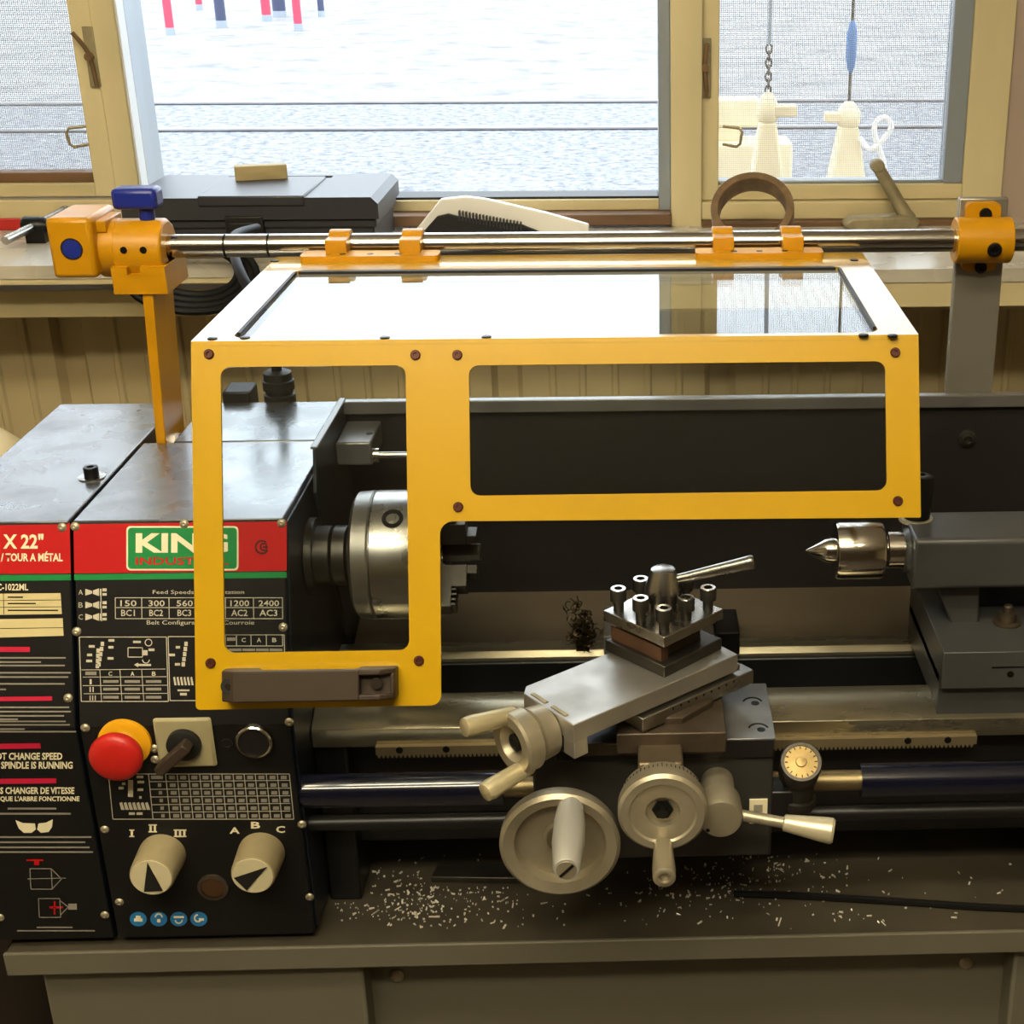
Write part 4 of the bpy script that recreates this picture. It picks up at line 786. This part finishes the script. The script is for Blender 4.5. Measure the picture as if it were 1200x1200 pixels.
# handle
ha, hb_ = hp(264, 800, GP), hp(469, 797, GP); A0 = MGi @ ha; B0 = MGi @ hb_; yc = (A0.y+B0.y)/2; x0, x1 = A0.x, B0.x
hn = mk('grab_handle', BPLB, gd, (mp, [(x0, yc-11, -.2), (x0+24, yc-11, -.2), (x0+30, yc-11, 14), (x1-30, yc-11, 14), (x1-24, yc-11, 8), (x1-24, yc-11, 24), (x0+12, yc-11, 24), (x0+2, yc-11, 16)], (0, 21, 0), MG),
        (box, x1-27, x1-1, yc-11, yc+10, -.2, 15, MG), (mp, [(x1-24.5, yc-11, 14), (x1-1, yc-11, 14), (x1-2, yc-11, 17), (x1-10, yc-11, 24), (x1-24.5, yc-11, 24)], (0, 4, 0), MG), (mp, [(x1-24.5, yc+6, 14), (x1-1, yc+6, 14), (x1-2, yc+6, 17), (x1-10, yc+6, 24), (x1-24.5, yc+6, 24)], (0, 4, 0), MG), (box, x1-4, x1-1.2, yc-8, yc+7, 14, 17.4, MG), bev=1)
mk('handle_bolt', BRIGHT, hn, (cyl, MG @ V(x1-13, yc, 14), MG @ V(x1-13, yc, 19), 4, None, 16)); mk('handle_bolt', BRIGHT, hn, (cyl, MG @ V(x0+8, yc, 16), MG @ V(x0+8, yc, 22.2), 2.2, None, 12))
mk('bore_shade_disc', BPLA, hn, (cyl, MG @ V(x0+8, yc, 14), MG @ V(x0+8, yc, 21.6), 5.2, None, 20))  # solid black disc stands in for the shade inside a hole
# hinge strips with collars on the rail
RY, RZ, RR = 146, 229.5, 10.3
def hinge(xa, xb, c1_, c2_):
    a, b = hz(xa, 300, GZ).x, hz(xb, 300, GZ).x
    me = plate_mesh(roundrect(a, b, rY-22, rY+1, 5), [], 5); me.transform(Matrix.Translation((0, 0, GZ+2.4))); hgp = part('hinge_strip', me, YELO, gd, smooth=False)
    for q in (c1_, c2_):
        x = hy(q, 282, RY).x
        mk('hinge_collar', YELO, hgp, (rev, (x-9, RY, RZ), (1, 0, 0), [(0, RR), (0, 13.6), (18, 13.6), (18, RR)], {'n': 28, 'cap': False}), (box, x-9, x+9, rY-10, RY-9.5, GZ+1, GZ+16), bev=.8)
    for f_ in (.3, .5, .7):
        mk('hinge_screw', BLKOX, hgp, (rev, (a+(b-a)*f_, rY-13, GZ+4.6), (0, 0, 1), [(0, 3), (.6, 2.8)], {'n': 12}))
hinge(358, 517, 400, 485); hinge(815, 964, 846, 926)
# ================================================================== GUARD RAIL WITH BRACKETS
gr = thing('guard_rail', 'polished steel hinge bar for the guard spanning two yellow brackets', 'rail', (-60, RY, RZ))
mk('bar', BRIGHT, gr, (cyl, (-470, RY, RZ), (430, RY, RZ), RR-.4, None, 40))
for x in (265, 316): q = hy(x, 287, RY).x; mk('stop_groove', BLKOX, gr, (cyl, (q-.9, RY, RZ), (q+.9, RY, RZ), RR-.1, None, 40))
lb = thing('rail_bracket', 'orange-yellow switch bracket on a tall post with blue knob', 'bracket', (-421, 140, 0))
q0, q1 = hy(51, 257, 112).x, hy(104, 257, 112).x; z0, z1 = hy(60, 327, 112).z, hy(60, 256, 112).z
mk('switch_block', YELO, lb, (box, q0, q1, 112, 178, z0, z1), bev=4)
c = hy(84, 292, 112); bk = mk('plug', BPLA, lb, (rev, (c.x, 112.3, c.z), (0, -1, 0), [(0, 9.3), (.5, 9.3), (.5, 8)], {'n': 28})); mk('plug_face', BLUE, bk, (rev, (c.x, 112, c.z), (0, -1, 0), [(0, 7.8), (.4, 7.8), (.9, 0)], {'n': 28}))
qa, qb = hy(133, 290, 120).x, hy(187, 290, 120).x
mk('socket_barrel', YELO, lb, (rev, (q1-4, RY, RZ-1), (1, 0, 0), [(0, 25), (qa-q1+3, 25)], {'n': 36}), (box, q1-4, qa-6, RY-20, RY+22, RZ+16, RZ+26), bev=1)
cl_ = mk('clamp_collar', YELO, lb, (rev, (qa-2, RY, RZ-3), (1, 0, 0), [(0, 24), (0, 27), (qb-qa, 27), (qb-qa+2, 25), (qb-qa+2, RR)], {'n': 12, 'phase': pi/12, 'cap': False}), bev=1)
for x in (145, 168): p = hy(x, 293, RY-26); mk('collar_screw', BLKOX, cl_, (rev, (p.x, RY-25.6, p.z), (0, -1, 0), [(0, 3), (1.2, 3)], {'n': 12}))
ba, bb = hy(133, 330, 118).x, hy(196, 330, 118).x
zt_, zb_ = hy(160, 318, 118).z, hy(160, 344, 118).z
p = hy(157, 313, 117); mk('clamp_block', YELO, lb, (box, ba, bb, 115.5, 178, zb_, zt_-3), (box, ba, p.x-6, 115.5, 178, zt_-3.2, zt_+4), (box, p.x+5, bb, 115.5, 178, zt_-3.2, zt_+4), (box, ba+1, bb-1, 128, 178, zt_-3.2, zt_+4))
pa = hy(168, 345, 118).x; ps = hy(180, 345, 118).x
bm = bmesh.new(); bx = -429
bot = [bm.verts.new(v_) for v_ in ((bx, 118, .3), (bx+8, 118, .3), (bx+8, 176, .3), (bx, 176, .3))]; tp_ = [bm.verts.new(v_) for v_ in ((pa, 118, zt_), (pa+9, 118, zt_), (pa+9, 176, zt_), (pa, 176, zt_))]
bm.faces.new(bot[::-1]); bm.faces.new(tp_)
for i in range(4): bm.faces.new((bot[i], bot[(i+1) % 4], tp_[(i+1) % 4], tp_[i]))
part('post', bm, YELO, lb, bev=.8)
p = hz(200, 495, 60); mk('post_bolt', BRIGHT, lb, (rev, (bx+9, 150, 50), (1, 0, 0), [(-1, 7), (5, 7), (5, 4), (8, 4)], {'n': 6}))
k0 = hy(172, 262, RY); kx = hy(163, 245, RY).x
kn = mk('spring_plunger', BLUE, lb, (cyl, (kx+6, RY, RZ+20), (kx+6, RY, RZ+36), 6.5), (box, kx-19, kx+19, RY-12, RY+12, RZ+33, RZ+51), bev=4, label='blue plastic knob')
rb = thing('rail_support', 'grey steel post carrying a bolted yellow rail clamp', 'support', (312, 170, -100))
x0, x1 = 289, 333
mk('post', POST, rb, (box, x0, x1, 164, 172, TZ, 263), bev=1.5)
xa, xb = hy(1121, 287, 135).x, hy(1187, 287, 135).x
mk('clamp_collar', YELO, rb, (rev, (xa, RY, RZ), (1, 0, 0), [(0, RR), (0, 19), (1, 20), (xb-xa-1, 20), (xb-xa, 19), (xb-xa, RR)], {'n': 40, 'cap': False}))
me = plate_mesh(roundrect(hy(1131, 245, 160).x, hy(1172, 245, 160).x, RZ-30, RZ+31, 6), [], 8); me.transform(Matrix.Rotation(pi/2, 4, 'X')); me.transform(Matrix.Translation((0, 160, 0))); fl = part('clamp_flange', me, YELO, rb, smooth=False, bev=.8)
for x, y, Y in ((1155, 251, 155.5), (1149, 313, 155.5)): p = hy(x, y, Y); mk('flange_bolt', BLKOX, fl, (rev, p, (0, -1, 0), [(-1, 5.6), (2, 5.4), (2, 3), (.5, 2.8)], {'n': 20}))
p = hy(1165, 296, RY-19); n_ = V(0, -.97, -.22).normalized(); mk('collar_bolt', BLKOX, rb, (rev, V(p.x, RY, RZ)+n_*19, n_, [(0, 6.4), (2.4, 6.4), (3, 5.4), (3, 3.4), (1, 3)], {'n': 22}))
# ================================================================== THINGS ON THE SHELF
ty = 642; tx0, tx1 = hy(140, 233, ty).x, hy(438, 231, ty).x; tz = hy(290, 232, ty).z; tyb = min(811, hz(300, 200, tz).y)
tb_ = thing('toolbox', 'black plastic toolbox with folded handle in its lid on the shelf', 'toolbox', ((tx0+tx1)/2, (ty+tyb)/2, SH))
mk('body', TBOX, tb_, (box, tx0+8, tx1-4, ty+8, tyb-6, SH, tz-24), (box, tx0+4, tx1, ty+5, tyb-3, tz-38, tz-26), bev=3)
ha_, hb2 = hz(226, 232, tz).x+6, hz(352, 232, tz).x+4
mk('folded_handle', TBOX, tb_, (box, ha_, hb2, ty-2, hz(300, 209, tz).y, tz-10, tz+2.5), bev=2)
s0, s1 = hz(300, 209, tz).y+1, min(hz(300, 202, tz).y, tyb-14); lp = lambda xa, xb: [(xa, 0, tz-26), (xb, 0, tz-26), (xb, 0, tz-8), (xb-8, 0, tz), (xa+6, 0, tz), (xa, 0, tz-8)]
def lidseg(bm, pts, ya, yb): prism(bm, [(x, ya, z) for x, _, z in pts], (0, yb-ya, 0))
full = lp(tx0, tx1+4); lf = [(tx0, 0, tz-26), (ha_-2, 0, tz-26), (ha_-2, 0, tz), (tx0+6, 0, tz), (tx0, 0, tz-8)]; rt = [(hb2+6, 0, tz-26), (tx1+4, 0, tz-26), (tx1+4, 0, tz-8), (tx1-4, 0, tz), (hb2+6, 0, tz)]
mk('lid', TBOX, tb_, (lidseg, full, ty, s0), (lidseg, lf, s0-.01, s1+.01), (lidseg, rt, s0-.01, s1+.01), (lidseg, full, s1, tyb), (box, ha_-3, hb2+7, s0-1, s1+1, tz-26, tz-16))
for x in (288,): c = hy(x, 262, ty+4); mk('latch', BPLA, tb_, (box, c.x-23, c.x+22, ty-3, ty+10, tz-58, tz-21), (box, c.x-20, c.x+19, ty-6, ty-2, tz-50, tz-28), bev=2)
p = hz(302, 209, tz+3); M = Matrix.Translation(V(p.x+4, p.y, tz+2)) @ Matrix.Rotation(radians(14), 4, 'Z')
o = mk('wood_block', PLY, None, (box, -31, 33, -9, 10, 0, 18, M), bev=1); tag(o, 'small weathered wood block lying on the black toolbox lid', 'wood block')
wy = 760
bm = bmesh.new(); prism(bm, [hy(x, y, wy) for x, y in ((486, 271), (516, 234), (545, 231), (570, 234), (640, 250), (690, 264))]+[V(hy(690, 264, wy).x, wy, SH), V(hy(486, 271, wy).x, wy, SH)], (0, 14, 0))
t = thing('plastic_case', 'white plastic case with black ribbed spine on the shelf under the window', 'case', (hy(590, 270, wy).x, wy, SH)); part('case_shell', bm, WPAP, t, bev=2)
bm = bmesh.new(); pp = [hy(x, y, wy-6) for x, y in ((494, 274), (512, 254), (525, 251), (545, 256), (612, 264), (642, 276))]; prism(bm, pp+[V(pp[-1].x, wy-6, SH), V(pp[0].x, wy-6, SH)], (0, 7, 0)); part('case_spine', bm, BPLA, t, bev=1)
bm = bmesh.new()
for k in range(19):
    x = 537+k*4; y = 247.5+k*.75; a, b = hy(x, y, wy-8), hy(x+2.4, y+11, wy-8); box(bm, a.x, b.x, wy-9, wy, b.z, a.z)
part('grip_ribs', bm, mat('dark_grey_rib', (44, 43, 43), .5), t, smooth=False)['kind'] = 'stuff'
# ring
rc = hy(882, 250, 668); R_ = 47*(rc-CMM).length/1700; ax = V(-.1, -.72, .69).normalized(); rc.z = SH+R_*.72+10
o = mk('steel_ring', RUST, None, (rev, rc-ax*14, ax, [(0, R_), (1, R_+.6), (28, R_+.6), (29, R_), (29, R_-8), (28, R_-9), (1, R_-9), (0, R_-8), (0, R_)], {'n': 56, 'cap': False})); tag(o, 'rusty steel ring standing on the shelf below the right window', 'ring')
# crank tool
cy_ = 796; a, b = hy(986, 255, cy_), hy(1078, 255, cy_)
t = thing('crank_tool', 'weathered bent crank tool with round knob on the shelf', 'tool', ((a.x+b.x)/2, cy_, SH))
mk('flat_base', GALV, t, (prism, [V(a.x, cy_-14, SH+8), V(a.x+10, cy_-14, SH), V(b.x-6, cy_-14, SH), V(b.x, cy_-14, SH+12), V(b.x-14, cy_-14, SH+20), V(a.x+12, cy_-14, SH+17)], (0, 30, 0)), bev=3)
e0, e1_ = V(hy(1064, 246, cy_).x, cy_, SH+14), hy(1028, 194, cy_)
mk('arm', GALV, t, (rev, e0, e1_-e0, [(-2, 12), (8, 10), (30, 9), ((e1_-e0).length, 8)], {'n': 10}), bev=1); mk('knob', GALV, t, (rev, e1_+V(0, 8, 0), (0, -1, 0), [(-4, 7), (0, 9), (14, 9), (18, 7)], {'n': 20}), bev=1)
# chuck key and red case at the left
kz = SH+14; k0, k1 = hz(6, 282, kz), hz(76, 247, SH+27); km = k0.lerp(k1, .49)
t = thing('chuck_key', 'steel T-handled chuck key lying on the pale shelf', 'chuck key', (km.x, km.y, SH))
mk('cross_bar', STEEL, t, (cyl, k0, k1, 5.5, None, 16), (rev, k1-(k1-k0).normalized()*3, k1-k0, [(0, 6.5), (6, 6.5)], {'n': 14})); mk('shank', BLKOX, t, (rev, km-V(16, 0, 0), (1, .1, -.05), [(0, 10), (3, 12), (26, 12), (30, 9), (80, 9), (90, 7)], {'n': 20}), (box, km.x-10, km.x+14, km.y-12, km.y+12, SH, km.z-2))
r0 = hz(26, 270, SH)
o = mk('red_case', mat('red_case_plastic', (190, 40, 34), .45), None, (box, r0.x-160, r0.x, r0.y, 832, SH, SH+16), bev=2); tag(o, 'flat red case on the shelf behind the chuck key', 'case')
# cable coil hanging over the shelf front, hose with gland at the headstock back
bm = bmesh.new(); cc = hy(262, 322, 606)
for k in range(4):
    r = 40+k*7; tube(bm, [V(cc.x-30+r*1.25*cos(u), 598-k*7+3*sin(3*u), cc.z+6+r*.72*sin(u)) for u in [i*pi/16 for i in range(32)]], 5, 8, True)
o = part('cable_coil', bm, RUBB, None); tag(o, 'black cable coil hanging at the shelf edge below the toolbox', 'cable')
g0 = hy(325, 468, 232)
t = thing('power_hose', 'black hose with ribbed gland rising behind the headstock', 'hose', (g0.x, 236, 0))
mk('gland', BPLA, t, (rev, (g0.x, 243, g0.z-60), (0, 0, 1), [(0, 15), (62, 15), (63, 13), (66, 13), (67, 15), (76, 15), (77, 13.5), (84, 13.5), (86, 9)], {'n': 24}))
mk('hose', RUBB, t, (tube, bez([(g0.x, 243, g0.z+18), (g0.x-4, 246, g0.z+70), (g0.x-40, 300, g0.z+110), (g0.x-75, 420, g0.z+118), (g0.x-85, 560, g0.z+100)], 8), 5, 10))
c = hy(278, 470, 232); o = mk('connector_block', BPLA, None, (box, c.x-13, c.x+13, 228.6, 262, -60, c.z+10), bev=2); tag(o, 'black connector block behind the headstock cover', 'connector')
# cream domed bin at the far left
by_ = 330; c = hy(24, 530, by_); zt2 = hy(4, 497, by_).z; t = thing('domed_bin', 'cream bin with domed lid behind the belt cover', 'bin', (c.x-95, by_, FZ))
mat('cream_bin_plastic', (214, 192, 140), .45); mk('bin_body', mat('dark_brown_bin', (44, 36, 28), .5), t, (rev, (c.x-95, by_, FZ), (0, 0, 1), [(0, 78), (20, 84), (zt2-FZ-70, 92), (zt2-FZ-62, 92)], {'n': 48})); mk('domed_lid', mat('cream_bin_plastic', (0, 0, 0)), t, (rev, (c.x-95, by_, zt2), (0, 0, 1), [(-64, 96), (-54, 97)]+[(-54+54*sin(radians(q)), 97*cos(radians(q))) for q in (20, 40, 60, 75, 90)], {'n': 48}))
